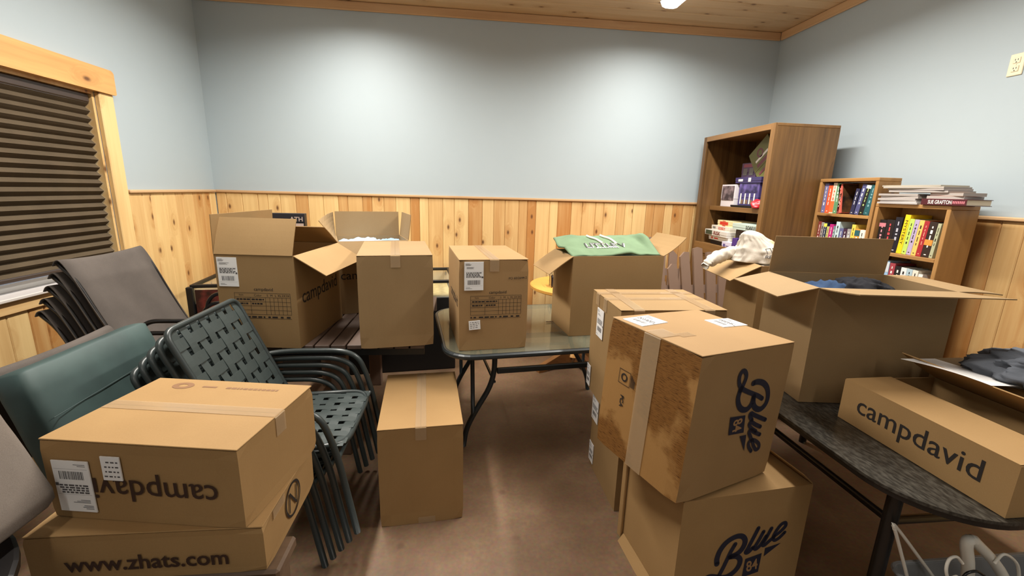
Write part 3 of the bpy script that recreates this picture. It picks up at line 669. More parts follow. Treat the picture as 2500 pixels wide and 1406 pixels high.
# --- the two logo boxes
LW, LD, LH = .56, .425, .505
c = carton('logo_carton', 'lower box of the two with navy script, on the floor by the aisle', (1.038,1.505,0), 6.2, LW, LD, LH, CARD_C, flaps={'front': (180.6,.2,0), 'right': (138,.07,0), 'back': (180.8,.2,0)}, seed=8)
script_logo(c, face_of('front', LW,LD,LH), .300, .225, .06, .182)
m = MB(); m.bbox(-LW/2-.014, -LW/2-.0006, LD/2-.035, LD/2-.001, .004, LH-.01, .003); m.build('side_joint', CARD_C, c)
m = MB(); m.slab([[(-LW/2-.0012,-.16,.034),(-LW/2-.0012,.0,.036),(-LW/2-.0012,LD/2-.04,.034)], [(-LW/2-.030,-.15,.0012),(-LW/2-.034,.0,.0012),(-LW/2-.030,LD/2-.045,.0012)]], .002); m.build('loose_flap', CARD_C, c, fix=True)
IW, ID, IH = .502, .441, .550
c = carton('logo_carton', 'upper box with navy script printed sideways and one scuffed taped side', (.880,1.515,.5275), 21.2, IW, ID, IH, CARD, seam='none', tilt=(1.2,2.5), seed=9, worn=CARD_WORN, amp=.002)
script_logo(c, face_of('front', IW,ID,IH), .302, .295, -PI/2, .180)
fl_ = face_of('left', IW,ID,IH)
def strip_on(t, face, u0, u1, v0, v1, off=.0035, wrap=None):
    P = [face(u0,v0,off), face(u1,v0,off), face(u1,v1,off), face(u0,v1,off)]
    m = MB(); m.add(P, [(0,1,2,3)]); return m.build('tape', TAPE, t)
m = MB(); rows = []
for uu in (.185, .225, .265):
    rows.append([Vector(fl_(uu, v, .0018)) for v in (.0, .15, .3, .45, IH-.006)] + [Vector((-IW/2+.006, ID/2-uu, IH+.002)), Vector((-IW/2+.09, ID/2-uu, IH+.002))])
m.slab(rows, .0003); m.build('tape', TAPE, c)
p = Print(); p.ring(.115, .335, .017, .006); 
for a in ((.085,.305,.148,.307),(.085,.363,.148,.365),(.085,.305,.087,.365),(.146,.305,.148,.365)): p.quad(*a)
for i in range(4): p.quad(.152+.006*i, .31, .155+.006*i, .31+.05-.006*i)
p.text('PCA', .118, .235, width=.05, rot=-PI/2, bold=.03); p.lay('printed_maker_mark', INK, c, fl_, .0012)
ft = face_of('top', IW,ID,IH); flat_label(c, ft, .02, .40, .10, .15, rot=-PI/2+.1, off=.0028); flat_label(c, ft, .375, .30, .095, .14, rot=-PI/2-.05, off=.0028)
m = MB(); m.box(-.16,-.09,-.06,-.02,IH+.0012,IH+.0016); m.build('tape', TAPE, c)
# --- big open cartons on the stone-look table
OPEN_L = ((1.742,1.726,.7205), -6.6, .57,.37,.507)
c = carton('open_carton', 'large open carton holding dark blue clothing, front flap folded out, on the dark stone-look table', OPEN_L[0], OPEN_L[1], *OPEN_L[2:], CARD_D, flaps={'left': (-14,.168,0), 'front': (4,.205,4), 'back': (95,.176,0), 'right': (2,.18,-8)})
OPEN_M = ((1.884,2.256,.7205), -8.9, .58,.39,.505)
c = carton('open_carton', 'open carton with white hooded sweatshirts, behind the large one with dark blue clothing', OPEN_M[0], OPEN_M[1], *OPEN_M[2:], CARD_B, flaps={'left': (-27,.177,-4), 'back': (-30,.18,0)})
OPEN_N = ((1.709,1.167,.7205), -90, .562,.40,.164)
c = carton('low_carton', 'long low carton with black lettering on its side, near corner of the dark stone-look table', OPEN_N[0], OPEN_N[1], *OPEN_N[2:], CARD_C, flaps={'front': (179,.196,0), 'back': (152,.21,-6)})
word(c, face_of('front', *OPEN_N[2:]), 'campdavid', .280, .083, .415, bold=.004)
c = carton('low_carton', 'flat kraft carton under a grey shirt and paper, against the right wall side', (2.12,1.18,.7205), -90, .60,.40,.235, CARD_D, seam='none', seed=12)
# --- left foreground pair
AW, AD, AH = .558, .392, .245
c = carton('shipping_carton', 'upper left carton with upside-down lettering and white stickers, taped on top', (-.842,1.323,.6455), -9.2, AW, AD, AH, CARD_C, seam='x', seed=14, amp=.004)
f = face_of('front', AW,AD,AH)
word(c, f, 'campdavid', .288, .112, .405, rot=PI, bold=.006, off=.0016, mat=plain('brown_black_ink', srgb(56,34,22), .7))
flat_label(c, f, .135, .185, .105, .158, rot=PI, off=.005); flat_label(c, f, .228, .205, .054, .072, 'small', rot=PI, off=.005, parent_name='small_label')
ft = face_of('top', AW,AD,AH); p = Print(); p.ring(.13,.34,.024,.014,1.5); p.quad(.20,.335,.25,.345)
x = .285
r_ = random.Random(2)
while x < .47: ww = r_.uniform(.006,.016); p.quad(x,.333,x+ww,.345); x += ww+.004
p.lay('faded_print', FAINT, c, ft, .0008)
BW, BD, BH = .61, .384, .148
c = carton('shipping_carton', 'lower left carton with a black web address, resting on a dark wooden bench', (-.863,1.287,.4965), -.5, BW, BD, BH, CARD_C, seam='none', seed=15)
word(c, face_of('front', BW,BD,BH), 'www.zhats.com', .300, .056, .42, bold=.02, off=.0016, mat=plain('brown_black_ink', srgb(56,34,22), .7))
p = Print(); p.ring(.20,.082,.058,.008); p.text('N', .20, .082, height=.066, bold=-.012, shear=.15); p.lay('printed_emblem', INK, c, face_of('right', BW,BD,BH), .0016)
m = MB(); m.slab([[(BW/2+.002, -.13, BH-.03), (BW/2+.002, -.05, BH-.03)], [(BW/2+.002, -.13, BH+.0), (BW/2+.002, -.05, BH+.0)]], .0004); m.build('tape', TAPE, c)

# ------------------------------------------------------------------ tables and benches
def rounded_rect(x0, x1, y0, y1, r, n=8):
    P = []
    for cx, cy, a0 in ((x1-r,y1-r,0),(x0+r,y1-r,90),(x0+r,y0+r,180),(x1-r,y0+r,270)):
        for k in range(n+1):
            a = rad(a0+90*k/n); P.append((cx+r*math.cos(a), cy+r*math.sin(a)))
    return P
# glass patio table (its frame: x along, y deep)
gt = thing('glass_patio_table', 'glass-topped patio table with dark steel legs, in the middle of the room', 'table', (-.12, 2.165, 0), rad(7.4))
GX0, GX1, GY0, GY1 = .02, 1.38, -.02, .95
m = MB(); m.prism(rounded_rect(GX0+.012, GX1-.012, GY0+.012, GY1-.012, .15), .7125, .7195); m.build('glass_top', GLASS, gt)
m = MB(); P = rounded_rect(GX0+.004, GX1-.004, GY0+.004, GY1-.004, .155); rows = []
prof = [(-.012,.690),(.004,.690),(.012,.700),(.012,.712),(.004,.719),(-.006,.719),(-.006,.7115),(-.012,.7115)]
n = len(P); vs = []; fs = []
cx_, cy_ = (GX0+GX1)/2, (GY0+GY1)/2
for i, (x, y) in enumerate(P):
    a, b = P[i-1], P[(i+1) % n]; t = Vector((b[0]-a[0], b[1]-a[1])).normalized(); nn = Vector((t.y, -t.x))
    for o, z in prof: vs.append((x+nn.x*o, y+nn.y*o, z))
k = len(prof)
for i in range(n):
    for j in range(k): fs.append((i*k+j, ((i+1) % n)*k+j, ((i+1) % n)*k+(j+1) % k, i*k+(j+1) % k))
m.add(vs, fs); m.build('rim', DARKSTEEL, gt, fix=True)
for sx in (0, 1):
    for yy in (.27, .88):
        X = lambda a: a if sx == 0 else GX0+GX1-a
        pts = round_path([(X(.34),yy,.69),(X(.34),yy,.43),(X(.21),yy,.21),(X(.165),yy,.11),(X(.15),yy,.0)], .14, 7)
        m = MB(); m.tube(pts, .0165, 10); lg = m.build('leg', DARKSTEEL, gt, smooth=True)
        m = MB(); m.tube([(X(.20),yy,.69),(X(.208),yy,.22)], .013, 10); m.build('strut', DARKSTEEL, lg, smooth=True)
for yy in (.27, .88):
    m = MB(); m.bbox(.355, GX0+GX1-.355, yy-.012, yy+.012, .475, .51, .004); m.build('crossbar', DARKSTEEL, gt)
m = MB(); m.tube(round_path([(.34,.27,.42),(.34,.5,.42),(.34,.64,.42),(.34,.88,.42)], .1), .010, 8); m.build('brace', DARKSTEEL, gt, smooth=True)

# slatted table
st = thing('slatted_table', 'brown slatted table carrying open and sealed cartons near the back wall', 'table', (-.745, 2.90, 0), 0)
sx0, sx1, sy0, sy1 = -.42, .525, -.56, .56
nb = 11; bw = (sx1-sx0)/nb
bm_ = MB(); bm_.bbox(0, bw-.009, sy0, sy1, .694, .72, .003); bme = bm_.mesh('table_board', DARKWOOD_Y)
for i in range(nb): put('slat', bme, st, (sx0+i*bw, 0, 0))
m = MB(); m.box(sx0+.01, sx1-.01, sy0+.012, sy0+.04, .655, .6935); m.build('apron', BLACKLAM, st)
m = MB(); m.box(sx0+.01, sx1-.01, sy1-.04, sy1-.012, .61, .6935); m.build('apron', DARKWOOD_X, st)
for xx in (sx0+.03, -.02):
    for yy in (sy0+.06, sy1-.11):
        m = MB(); m.bbox(xx, xx+.09, yy, yy+.06, 0, .6935, .004); m.build('leg', BROWNPOLY, st)

# stone-look table on the right
stt = thing('stone_top_table', 'dark speckled stone-look table with rounded corners and black tube legs', 'table', (1.79, 1.72, 0), 0)
tx0, tx1, ty0, ty1 = 1.285-1.79, 2.36-1.79, .868-1.72, 2.56-1.72
m = MB(); m.prism(rounded_rect(tx0, tx1, ty0, ty1, .26, 14), .709, .7195); m.build('table_top', STONE, stt)
m = MB(); P = rounded_rect(tx0+.006, tx1-.006, ty0+.006, ty1-.006, .255, 14); m.prism(P, .690, .7085); m.build('rim', BLACKMETAL, stt)
LG = [(1.415-1.79, 1.095-1.72), (1.415-1.79, 2.36-1.72), (2.24-1.79, 1.095-1.72), (2.24-1.79, 2.36-1.72)]
for x, y in LG:
    m = MB(); m.tube([(x,y,0),(x,y,.02),(x,y,.6),(x,y,.6895)], .022, 12); m.build('leg', BLACKMETAL, stt, smooth=True)
for a, b in ((0,1),(2,3),(0,2),(1,3)):
    m = MB(); m.tube([(LG[a][0],LG[a][1],.54),(LG[b][0],LG[b][1],.54)], .014, 8); m.build('stretcher', BLACKMETAL, stt, smooth=True)

# bench below the left foreground cartons
bn = thing('wooden_bench', 'dark wooden bench under the web-address carton in the left foreground', 'bench', (-.79, 1.10, 0), 0)
for i in range(3):
    m = MB(); m.bbox(-.26, .26, -.30+.145*i, -.30+.145*i+.138, .455, .4955, .008); m.build('seat_board', BENCHWOOD, bn)
for xx in (-.17, .20):
    m = MB(); m.bbox(xx, xx+.04, -.28, .11, 0, .4545, .004); m.build('leg', BENCHWOOD, bn)

# ------------------------------------------------------------------ green strap chairs
def strap_ribbon(A, B, nrm, width, wave, amp, t=.0026, n=24):
    """flat band from A to B that weaves along the normal; wave lists (fraction, side) crossings"""
    A, B, nrm = Vector(A), Vector(B), Vector(nrm).normalized(); e = (B-A); wv = e.cross(nrm).normalized()*width/2
    rows = [[], []]
    for i in range(n+1):
        s = i/n; p = A+e*s + nrm*amp*wave(s)
        rows[0].append(p-wv); rows[1].append(p+wv)
    m = MB(); m.slab(rows, t); return m
def strap_chair():
    t = thing('strap_chair', 'x', 'chair')
    m = MB(); m.tube([(.302,-.313,.335),(.302,.313,.335)], .009, 8); m.build('stretcher', STRAPFRAME, t, smooth=True)
    def frame_side(s):
        y = .315*s; yb = .262*s
        m = MB(); m.tube(round_path([(.366,y,0),(.30,y,.40),(.235,y,.572),(-.14,y,.572),(-.25,yb,.56)], .13, 8), .0135, 10); m.build('arm', STRAPFRAME, t, smooth=True)
        yl = .287*s
        m = MB(); m.tube(round_path([(-.165,yl,0),(-.135,yl,.36),(-.13,yb,.42)], .04, 5), .0115, 10); m.build('leg', STRAPFRAME, t, smooth=True)
    for s in (-1, 1): frame_side(s)
    # back loop and seat loop
    m = MB(); m.tube(round_path([(-.085,.258,.36),(-.115,.258,.42),(-.305,.258,.865),(-.305,-.258,.865),(-.115,-.258,.42),(-.085,-.258,.36)], .05, 6), .0125, 10); m.build('back_frame', STRAPFRAME, t, smooth=True)
    m = MB(); m.tube(round_path([(-.10,.25,.352),(.27,.25,.368),(.315,.19,.355),(.315,-.19,.355),(.27,-.25,.368),(-.10,-.25,.352)], .07, 6), .0125, 10); m.build('seat_frame', STRAPFRAME, t, smooth=True)
    b0, b1 = Vector((-.115,0,.425)), Vector((-.303,0,.862)); bn_ = Vector((b1.z-b0.z, 0, -(b1.x-b0.x))).normalized()
    nv, nh = 8, 6
    hs = [.055, .20, .36, .53, .70, .865]
    for i in range(nv):
        y = -.225+.45*i/(nv-1)
        wv = lambda s, i=i: math.cos(PI*(s*nh+i)) 
        strap_ribbon(b0+Vector((0,y,0)), b1+Vector((0,y,0)), bn_, .043, wv, .0021).build('strap', STRAP, t)
    for k in range(nh):
        p = b0.lerp(b1, hs[k]); wv = lambda s, k=k: -math.cos(PI*(s*nv-.5+k)) 
        strap_ribbon(p+Vector((0,-.262,0)), p+Vector((0,.262,0)), bn_, .046, wv, .0021, n=34).build('strap', STRAP, t)
    s0, s1 = Vector((-.09,0,.352)), Vector((.318,0,.366)); sn = Vector((-(s1.z-s0.z), 0, s1.x-s0.x)).normalized()
    for i in range(nv):
        y = -.215+.43*i/(nv-1)
        wv = lambda s, i=i: math.cos(PI*(s*nh+i))
        strap_ribbon(s0+Vector((0,y,0)), s1+Vector((0,y,0)), sn, .042, wv, .0020).build('strap', STRAP, t)
    for k in range(nh):
        p = s0.lerp(s1, .07+.86*k/(nh-1)); wv = lambda s, k=k: -math.cos(PI*(s*nv-.5+k))
        strap_ribbon(p+Vector((0,-.252,0)), p+Vector((0,.252,0)), sn, .041, wv, .0020, n=34).build('strap', STRAP, t)
    return t
sc0 = strap_chair()
CH = ['lowest green strap chair, bottom of the stack, feet on the floor', 'second green strap chair from the bottom of the stack', 'middle chair of the five stacked green strap chairs', 'second green strap chair from the top of the stack', 'topmost green strap patio chair of the stack, woven seat in full view']
for i in range(5):
    o = sc0 if i == 0 else copy_tree(sc0)
    o.location = (-.952+.035*i, 1.915, .04*i); o['label'] = CH[i]; o['group'] = 'stacked green strap chairs'

# ------------------------------------------------------------------ grey sling chairs
def sling_chair(name='sling_chair'):
    t = thing(name, 'x', 'chair')
    path = smooth_path([(-.455,0,.925),(-.44,0,.948),(-.415,0,.945),(-.37,0,.86),(-.29,0,.67),(-.20,0,.48),(-.15,0,.425),(-.06,0,.405),(.10,0,.42),(.20,0,.435),(.240,0,.425),(.250,0,.40)], 4)
    rows = [[(p.x, y, p.z-.012*(1-(y/.268)**2)) for p in path] for y in (-.268,-.18,-.09,0,.09,.18,.268)]
    m = MB(); m.slab(rows, .004); m.build('sling', SLING, t, smooth=True)
    for s in (-1, 1):
        y = .257*s
        m = MB(); m.tube(smooth_path([(-.44,y,.935),(-.37,y,.845),(-.29,y,.655),(-.20,y,.462),(-.14,y,.405),(-.05,y,.39),(.11,y,.405),(.22,y,.418),(.240,y,.39)], 4), .009, 8); m.build('side_rail', BLACKMETAL, t, smooth=True)
        ya = .292*s
        m = MB(); m.tube(round_path([(-.165,ya,0),(-.115,ya,.60),(-.06,ya,.66),(.18,ya,.66),(.222,ya,.60),(.24,ya,.0)], .05, 6), .0115, 8); m.build('arm', BLACKMETAL, t, smooth=True)
    m = MB(); m.tube([(.231,-.29,.365),(.231,.29,.365)], .01, 8); m.build('stretcher', BLACKMETAL, t, smooth=True)
    return t
sl0 = sling_chair()
SLB = ['lowest grey sling chair of the stack in the corner under the window', 'second grey sling chair from the bottom of the stack under the window', 'middle grey sling chair of the stack under the window', 'second grey sling chair from the top of the stack under the window', 'topmost grey sling chair of the corner stack, tall curved back facing out']
for i in range(5):
    o = sl0 if i == 0 else copy_tree(sl0)
    o.location = (-1.600+.030*i, 2.485, .062*i); o['label'] = SLB[i]; o['group'] = 'stacked grey sling chairs'
o = copy_tree(sl0); o.location = (-1.99, 1.72, .0); o.rotation_euler = (0,0,PI); o['label'] = 'grey sling chair behind the teal cushion, turned to the window'
# teal cushion leaning on the chair back
tc_ = thing('seat_cushion', 'large teal cushion with rounded edges, standing against a grey sling chair', 'cushion', (-1.202,1.712,.018), rad(0))
m = MB()
def pillow_block(m, lx, ly, lz, r=.028, n=10, puff=.012, seed=0):
    """upholstered slab with rounded edges"""
    V = {}
    def vid(i,j,k,nx,ny,nz):
        if (i,j,k) not in V:
            p = Vector(((i/nx-.5)*lx, (j/ny-.5)*ly, (k/nz)*lz)); c = Vector((0,0,lz/2)); q = p-c; hx = Vector((lx/2-r, ly/2-r, lz/2-r))
            cl = Vector([max(-hx[a], min(hx[a], q[a])) for a in range(3)]); dlt = q-cl
            if dlt.length > 1e-6: q = cl+dlt.normalized()*r
            u, v = q.y/(ly/2), q.z/(lz/2); q.x += math.copysign(puff*(1-u*u)*(1-v*v), q.x) if abs(q.x) > lx/4 else 0
            q += Vector((1,1,1))*0.004*noise.noise(q*9+Vector((seed,0,0)))
            V[i,j,k] = len(m.v); m.v.append(tuple(q+c))
        return V[i,j,k]
    nx, ny, nz = 6, 16, 12
    for (A,B,fn) in ((nx,ny,lambda a,b:(a,b,0)),(nx,ny,lambda a,b:(a,b,nz)),(nx,nz,lambda a,b:(a,0,b)),(nx,nz,lambda a,b:(a,ny,b)),(ny,nz,lambda a,b:(0,a,b)),(ny,nz,lambda a,b:(nx,a,b))):
        for a in range(A):
            for b in range(B):
                m.f.append(tuple(vid(*fn(*q), nx,ny,nz) for q in ((a,b),(a+1,b),(a+1,b+1),(a,b+1)))); m.mi.append(0)
pillow_block(m, .115, .575, .976, .03)
cu = m.build('cushion_body', TEAL, tc_, smooth=True, fix=True); tc_.rotation_euler = (0, rad(-15), 0)
m = MB(); m.tube([(.066,-.27,.80),(.069,0,.81),(.066,.27,.82)], .0012, 6); m.build('seam', TEAL, tc_)

# grey cushion propped on a round black side table, nearest the camera on the left
sd = thing('side_table', 'round black metal side table holding a grey cushion, left foreground beside the bench', 'table', (-1.372,.735,0), 0)
def disc(m, r, z0, z1, b=.008, n=48):
    rings = [(r-b,z0),(r,z0+b*.6),(r,z1-b*.6),(r-b,z1)]; vs = [(q*math.cos(2*PI*k/n), q*math.sin(2*PI*k/n), z) for q, z in rings for k in range(n)]
    fs = [tuple(range(n))[::-1], tuple(range(3*n,4*n))] + [(a*n+k, a*n+(k+1)%n, (a+1)*n+(k+1)%n, (a+1)*n+k) for a in range(3) for k in range(n)]
    m.add(vs, fs); return m
disc(MB(), .398, .664, .692).build('table_top', BLACKMETAL, sd); m = MB(); m.tube([(0,0,.03),(0,0,.3),(0,0,.6635)], .03, 14); m.build('pedestal', BLACKMETAL, sd, smooth=True); disc(MB(), .24, 0, .03).build('base', BLACKMETAL, sd)
gc = thing('seat_cushion', 'grey fabric cushion propped up on the round black side table', 'cushion', (-1.128,.862,.712), 0, tilt=(0, rad(-20)))
m = MB(); pillow_block(m, .105, .57, .50, .035, seed=5); m.build('cushion_body', fabric('taupe_cushion_cloth', srgb(116,107,99), weave=500), gc, smooth=True, fix=True)

# ------------------------------------------------------------------ game table along the back wall
gm = thing('game_table', 'black game table with clear top panel and red printed front, along the back wall', 'table', (-2.07, 3.425, 0), rad(7))
REDPRINT = two_tone('dark_red_print', srgb(46,22,20), srgb(118,48,44), 9, .42, .62, .4, 6)
YELLOWBED = two_tone('pale_yellow_bed', srgb(206,186,120), srgb(226,208,150), 25, .4, .6, .6)
m = MB(); m.bbox(0, 2.0, 0, .62, .0, .665, .006); m.build('cabinet', BLACKLAM, gm)
m = MB(); m.box(0.03, 1.97, .03, .59, .666, .678); m.build('playfield', YELLOWBED, gm)
for a in ((0,2.0,0,.02),(0,2.0,.60,.62),(0,.02,.0205,.5995),(1.98,2.0,.0205,.5995)):
    m = MB(); m.box(*a, .6655, .79); m.build('clear_panel', ACRYLIC, gm)
for a in ((-.004,2.004,-.006,.026),(-.004,2.004,.594,.626),(-.004,.026,.0265,.5935),(1.974,2.004,.0265,.5935)):
    m = MB(); m.bbox(*a, .79, .815, .004); m.build('top_rail', BLACKLAM, gm)
m = MB(); m.bbox(-.022, .02, -.03, .012, .0, .80, .004); m.build('corner_post', BLACKLAM, gm)
m = MB(); m.box(.03, .62, -.012, -.0005, .30, .775); rp = m.build('printed_panel', REDPRINT, gm)
p = Print(); p.ribbon([(.16,.02),(.24,.24),(.34,.34),(.52,.36)], .05); p.lay('printed_arc', BLACKLAM, rp, lambda u,v,o: (.03+u, -.0125-o, .30+v), .0006)
p = Print(); p.ring(.33,.24,.05,.02); p.quad(.42,.19,.44,.31); p.quad(.44,.29,.5,.31); p.quad(.47,.19,.49,.27); p.lay('printed_marks', plain('pale_print', srgb(170,150,140)), rp, lambda u,v,o: (.03+u, -.0125-o, .30+v), .0006)
gb = thing('board_game', 'dark board game box standing on edge behind the left open carton', 'box', (-1.47, 3.78, .8155), rad(3))
m = MB(); m.bbox(-.13, .15, -.03, .03, 0, .53, .003); m.build('box_body', plain('dark_box_print', srgb(30,28,34), .45), gb)
m = MB(); m.box(-.13, .15, -.0335, -.0305, .34, .465); pl = m.build('box_panel', plain('black_gloss', srgb(16,15,18), .35), gb)
p = Print(); p.quad(.15,.0,.27,.05); p.text('ATH', .215, .085, width=.1, bold=.02); p.lay('box_lettering', plain('pale_print', srgb(170,150,140)), pl, lambda u,v,o: (-.13+u, -.0336-o, .40+v), .0005)

# ------------------------------------------------------------------ round pine table with its small rack
rt = thing('round_table', 'small round honey-pine table against the back wall, beyond the glass table', 'table', (1.01, 3.72, 0), 0)
WOODTOP = wood('honey_pine_round', srgb(222,164,78), srgb(176,116,48), axis=0, knots=0.4, spread=0.2)
m = MB(); P = [(.43*math.cos(2*PI*k/48), .43*math.sin(2*PI*k/48)) for k in range(48)]; P2 = [(x*.975, y*.975) for x, y in P]
vs = [(x,y,.735) for x,y in P2]+[(x,y,.742) for x,y in P]+[(x,y,.763) for x,y in P]+[(x,y,.77) for x,y in P2]
fs = [tuple(range(48))[::-1], tuple(range(144,192))]
for r in range(3):
    for k in range(48): fs.append((r*48+k, r*48+(k+1)%48, (r+1)*48+(k+1)%48, (r+1)*48+k))
m.add(vs, fs); m.build('table_top', WOODTOP, rt)
m = MB(); m.tube([(0,0,.09),(0,0,.2),(0,0,.4),(0,0,.7345)], [.07,.05,.045,.07], 14); m.build('pedestal', WOODTOP, rt, smooth=True)
for k in range(4):
    a = rad(25+90*k); M_ = Matrix.Rotation(a, 4, 'Z')
    m = MB(); m.prism([(.04,.03),(.36,.0),(.40,.0),(.40,.05),(.06,.17)], -.025, .025, M_ @ Matrix(((1,0,0,0),(0,0,1,0),(0,1,0,0),(0,0,0,1)))); m.build('foot', wood('red_pine_foot', srgb(164,116,64), srgb(112,70,36), axis=0), rt, fix=True)
wr = thing('wire_rack', 'small dark item in black wires on the round pine table', 'rack', (.80, 3.62, .7705), 0)
for xx in (-.06, -.02, .02, .06):
    m = MB(); m.tube(round_path([(xx,-.05,0),(xx,-.05,.13),(xx,.05,.13),(xx,.05,0)], .02, 4), .003, 6); m.build('wire', BLACKMETAL, wr)
m = MB(); m.bbox(-.055,.055,-.04,.04,.0,.10,.01); m.build('dark_contents', plain('dark_navy_gloss', srgb(28,28,44), .25), wr)

lf = thing('dried_leaf', 'small curled brown leaf lying on the glass table beside the wide open carton', 'leaf', (.565, 2.735, .7202), rad(10))
rows = [[(-.028+.056*i/8, w_*.011*math.sin(PI*min(1,max(0,i/8))), .002+.006*abs(i/8-.5)+.003*abs(w_)) for w_ in (-1,-.5,0,.5,1)] for i in range(9)]
m = MB(); m.slab(rows, .0008); m.build('leaf_blade', plain('dry_leaf_brown', srgb(92,66,38), .7), lf, smooth=True, fix=True)

# ------------------------------------------------------------------ brown adirondack chairs
def adirondack():
    t = thing('adirondack_chair', 'x', 'chair')
    hs = [.92, 1.06, 1.155, 1.185, 1.155, 1.06, .92]
    for i in range(7):
        u = i-3; ang = rad(-2.2*u); w = .082
        M_ = Matrix.Translation((u*.094, .17, .26)) @ Matrix.Rotation(rad(-14), 4, 'X') @ Matrix.Rotation(-ang*0.8, 4, 'Y')
        h = hs[i]-.26; e = .035 if u else 0
        a, b = (h-e, h) if u < 0 else ((h, h-e) if u > 0 else (h, h))
        poly = [(-w/2,0),(w/2,0),(w/2,b),(0,max(a,b)+.004 if u else h+.012),(-w/2,a)]
        m = MB(); m.prism(poly, -.011, .011, M_ @ Matrix(((1,0,0,0),(0,0,1,0),(0,1,0,0),(0,0,0,1)))); m.build('back_slat', BROWNPOLY, t, fix=True)
    for z in (.40, .82):
        M_ = Matrix.Translation((0, .17, .26)) @ Matrix.Rotation(rad(-14), 4, 'X')
        m = MB(); m.box(-.30, .30, .0125, .034, z-.26, z-.19, M_); m.build('back_brace', BROWNPOLY, t)
    for k in range(5):
        y = .11-.095*k; m = MB(); m.bbox(-.27, .27, y-.04, y+.04, .30+.02*k*.6, .322+.02*k*.6, .003); m.build('seat_slat', BROWNPOLY, t)
    for s in (-1, 1):
        m = MB(); m.prism([(-.34,.30),(.30,.0),(.40,.0),(.16,.22),(-.34,.36)], s*.262-.011, s*.262+.011, Matrix(((0,0,1,0),(1,0,0,0),(0,1,0,0),(0,0,0,1)))); m.build('side_rail', BROWNPOLY, t, fix=True)
        m = MB(); m.bbox(s*.30-.012, s*.30+.012, -.33, -.24, 0, .515, .003); m.build('leg', BROWNPOLY, t)
        m = MB(); m.bbox(s*.335-.06, s*.335+.06, -.37, .30, .5155, .538, .004); m.build('arm', BROWNPOLY, t)
    return t
ad = adirondack(); ad.location = (1.93, 2.95, 0.0); ad.rotation_euler = (0,0,rad(6)); ad['label'] = 'brown slat-backed garden chair, nearer of two beyond the taped carton stack'; ad['group'] = 'brown slat-backed garden chairs'
a2 = copy_tree(ad); a2.location = (1.79, 3.72, 0.0); a2.rotation_euler = (0,0,rad(-4)); a2['label'] = 'brown slat-backed garden chair, farther of two, in front of the tall bookcase'

# ------------------------------------------------------------------ bookcases (fronts face -x)
def xz_case(name, label, x0, x1, y0, y1, z1, shelves, matv, math_, th=.022, back=True, rail_z=None, shelf_in=0.0, stile=0.0):
    t = thing(name, label, 'bookcase', ((x0+x1)/2, (y0+y1)/2, 0)); O = Vector((-(x0+x1)/2, -(y0+y1)/2, 0)); T = Matrix.Translation(O)
    m = MB(); m.bbox(x0, x1, y0, y0+th, 0, z1-th-.0005, .002, T); m.build('side_panel', matv, t)
    m = MB(); m.bbox(x0, x1, y1-th, y1, 0, z1-th-.0005, .002, T); m.build('side_panel', matv, t)
    m = MB(); m.bbox(x0, x1, y0, y1, z1-th, z1, .003, T); m.build('top_panel', math_, t)
    m = MB(); m.box(x1-.008, x1-.001, y0+th+.0003, y1-th-.0003, .05, z1-th-.0008, T); m.build('back_panel', matv, t)
    for z in shelves:
        tk = .042 if (rail_z and z != shelves[0]) else .022
        m = MB(); m.bbox(x0+shelf_in if z != shelves[0] or not rail_z else x0+.02, x1-.0085, y0+th+.0005, y1-th-.0005, z-tk, z, .002, T); m.build('shelf', math_, t)
    if stile:
        for a in ((y0, y0+stile), (y1-stile, y1)):
            m = MB(); m.bbox(x0-.02, x0-.0003, a[0], a[1], 0, z1-.0003, .002, T); m.build('face_stile', matv, t)
        m = MB(); m.bbox(x0-.02, x0-.0003, y0+stile+.0003, y1-stile-.0003, z1-.045, z1-.0003, .002, T); m.build('face_rail', math_, t)
        m = MB(); m.bbox(x0-.02, x0-.0003, y0+stile+.0003, y1-stile-.0003, rail_z-.10, rail_z, .002, T); m.build('face_rail', math_, t)
        m = MB(); m.bbox(x0-.008, x0+.012, y0+stile+.002, y1-stile-.002, .10, rail_z-.1005, .004, T); m.build('door_panel', matv, t)
    return t
SHT = 1.487
xz_case('tall_bookcase', 'tall oak bookcase with board games and puzzles, in the right back corner', 2.34, 2.86, 3.215, 4.215, 2.135, [1.122, SHT], OAK_V, OAK_Y, .022, True, 1.135, .11, .048)
S1 = (2.75, 2.92, 2.700, 3.196, 1.734); S2 = (2.75, 2.938, 2.219, 2.688, 1.565)
xz_case('small_bookcase', 'small wooden bookcase of upright books, next to the tall oak bookcase', *S1, [.62, .90, 1.205, 1.478], HONEY_V, HONEY_Y, .024)
xz_case('small_bookcase', 'small knotty pine bookcase of books with magazines piled on top', *S2, [.52, .77, 1.012, 1.253], HONEY_V, HONEY_Y, .024)

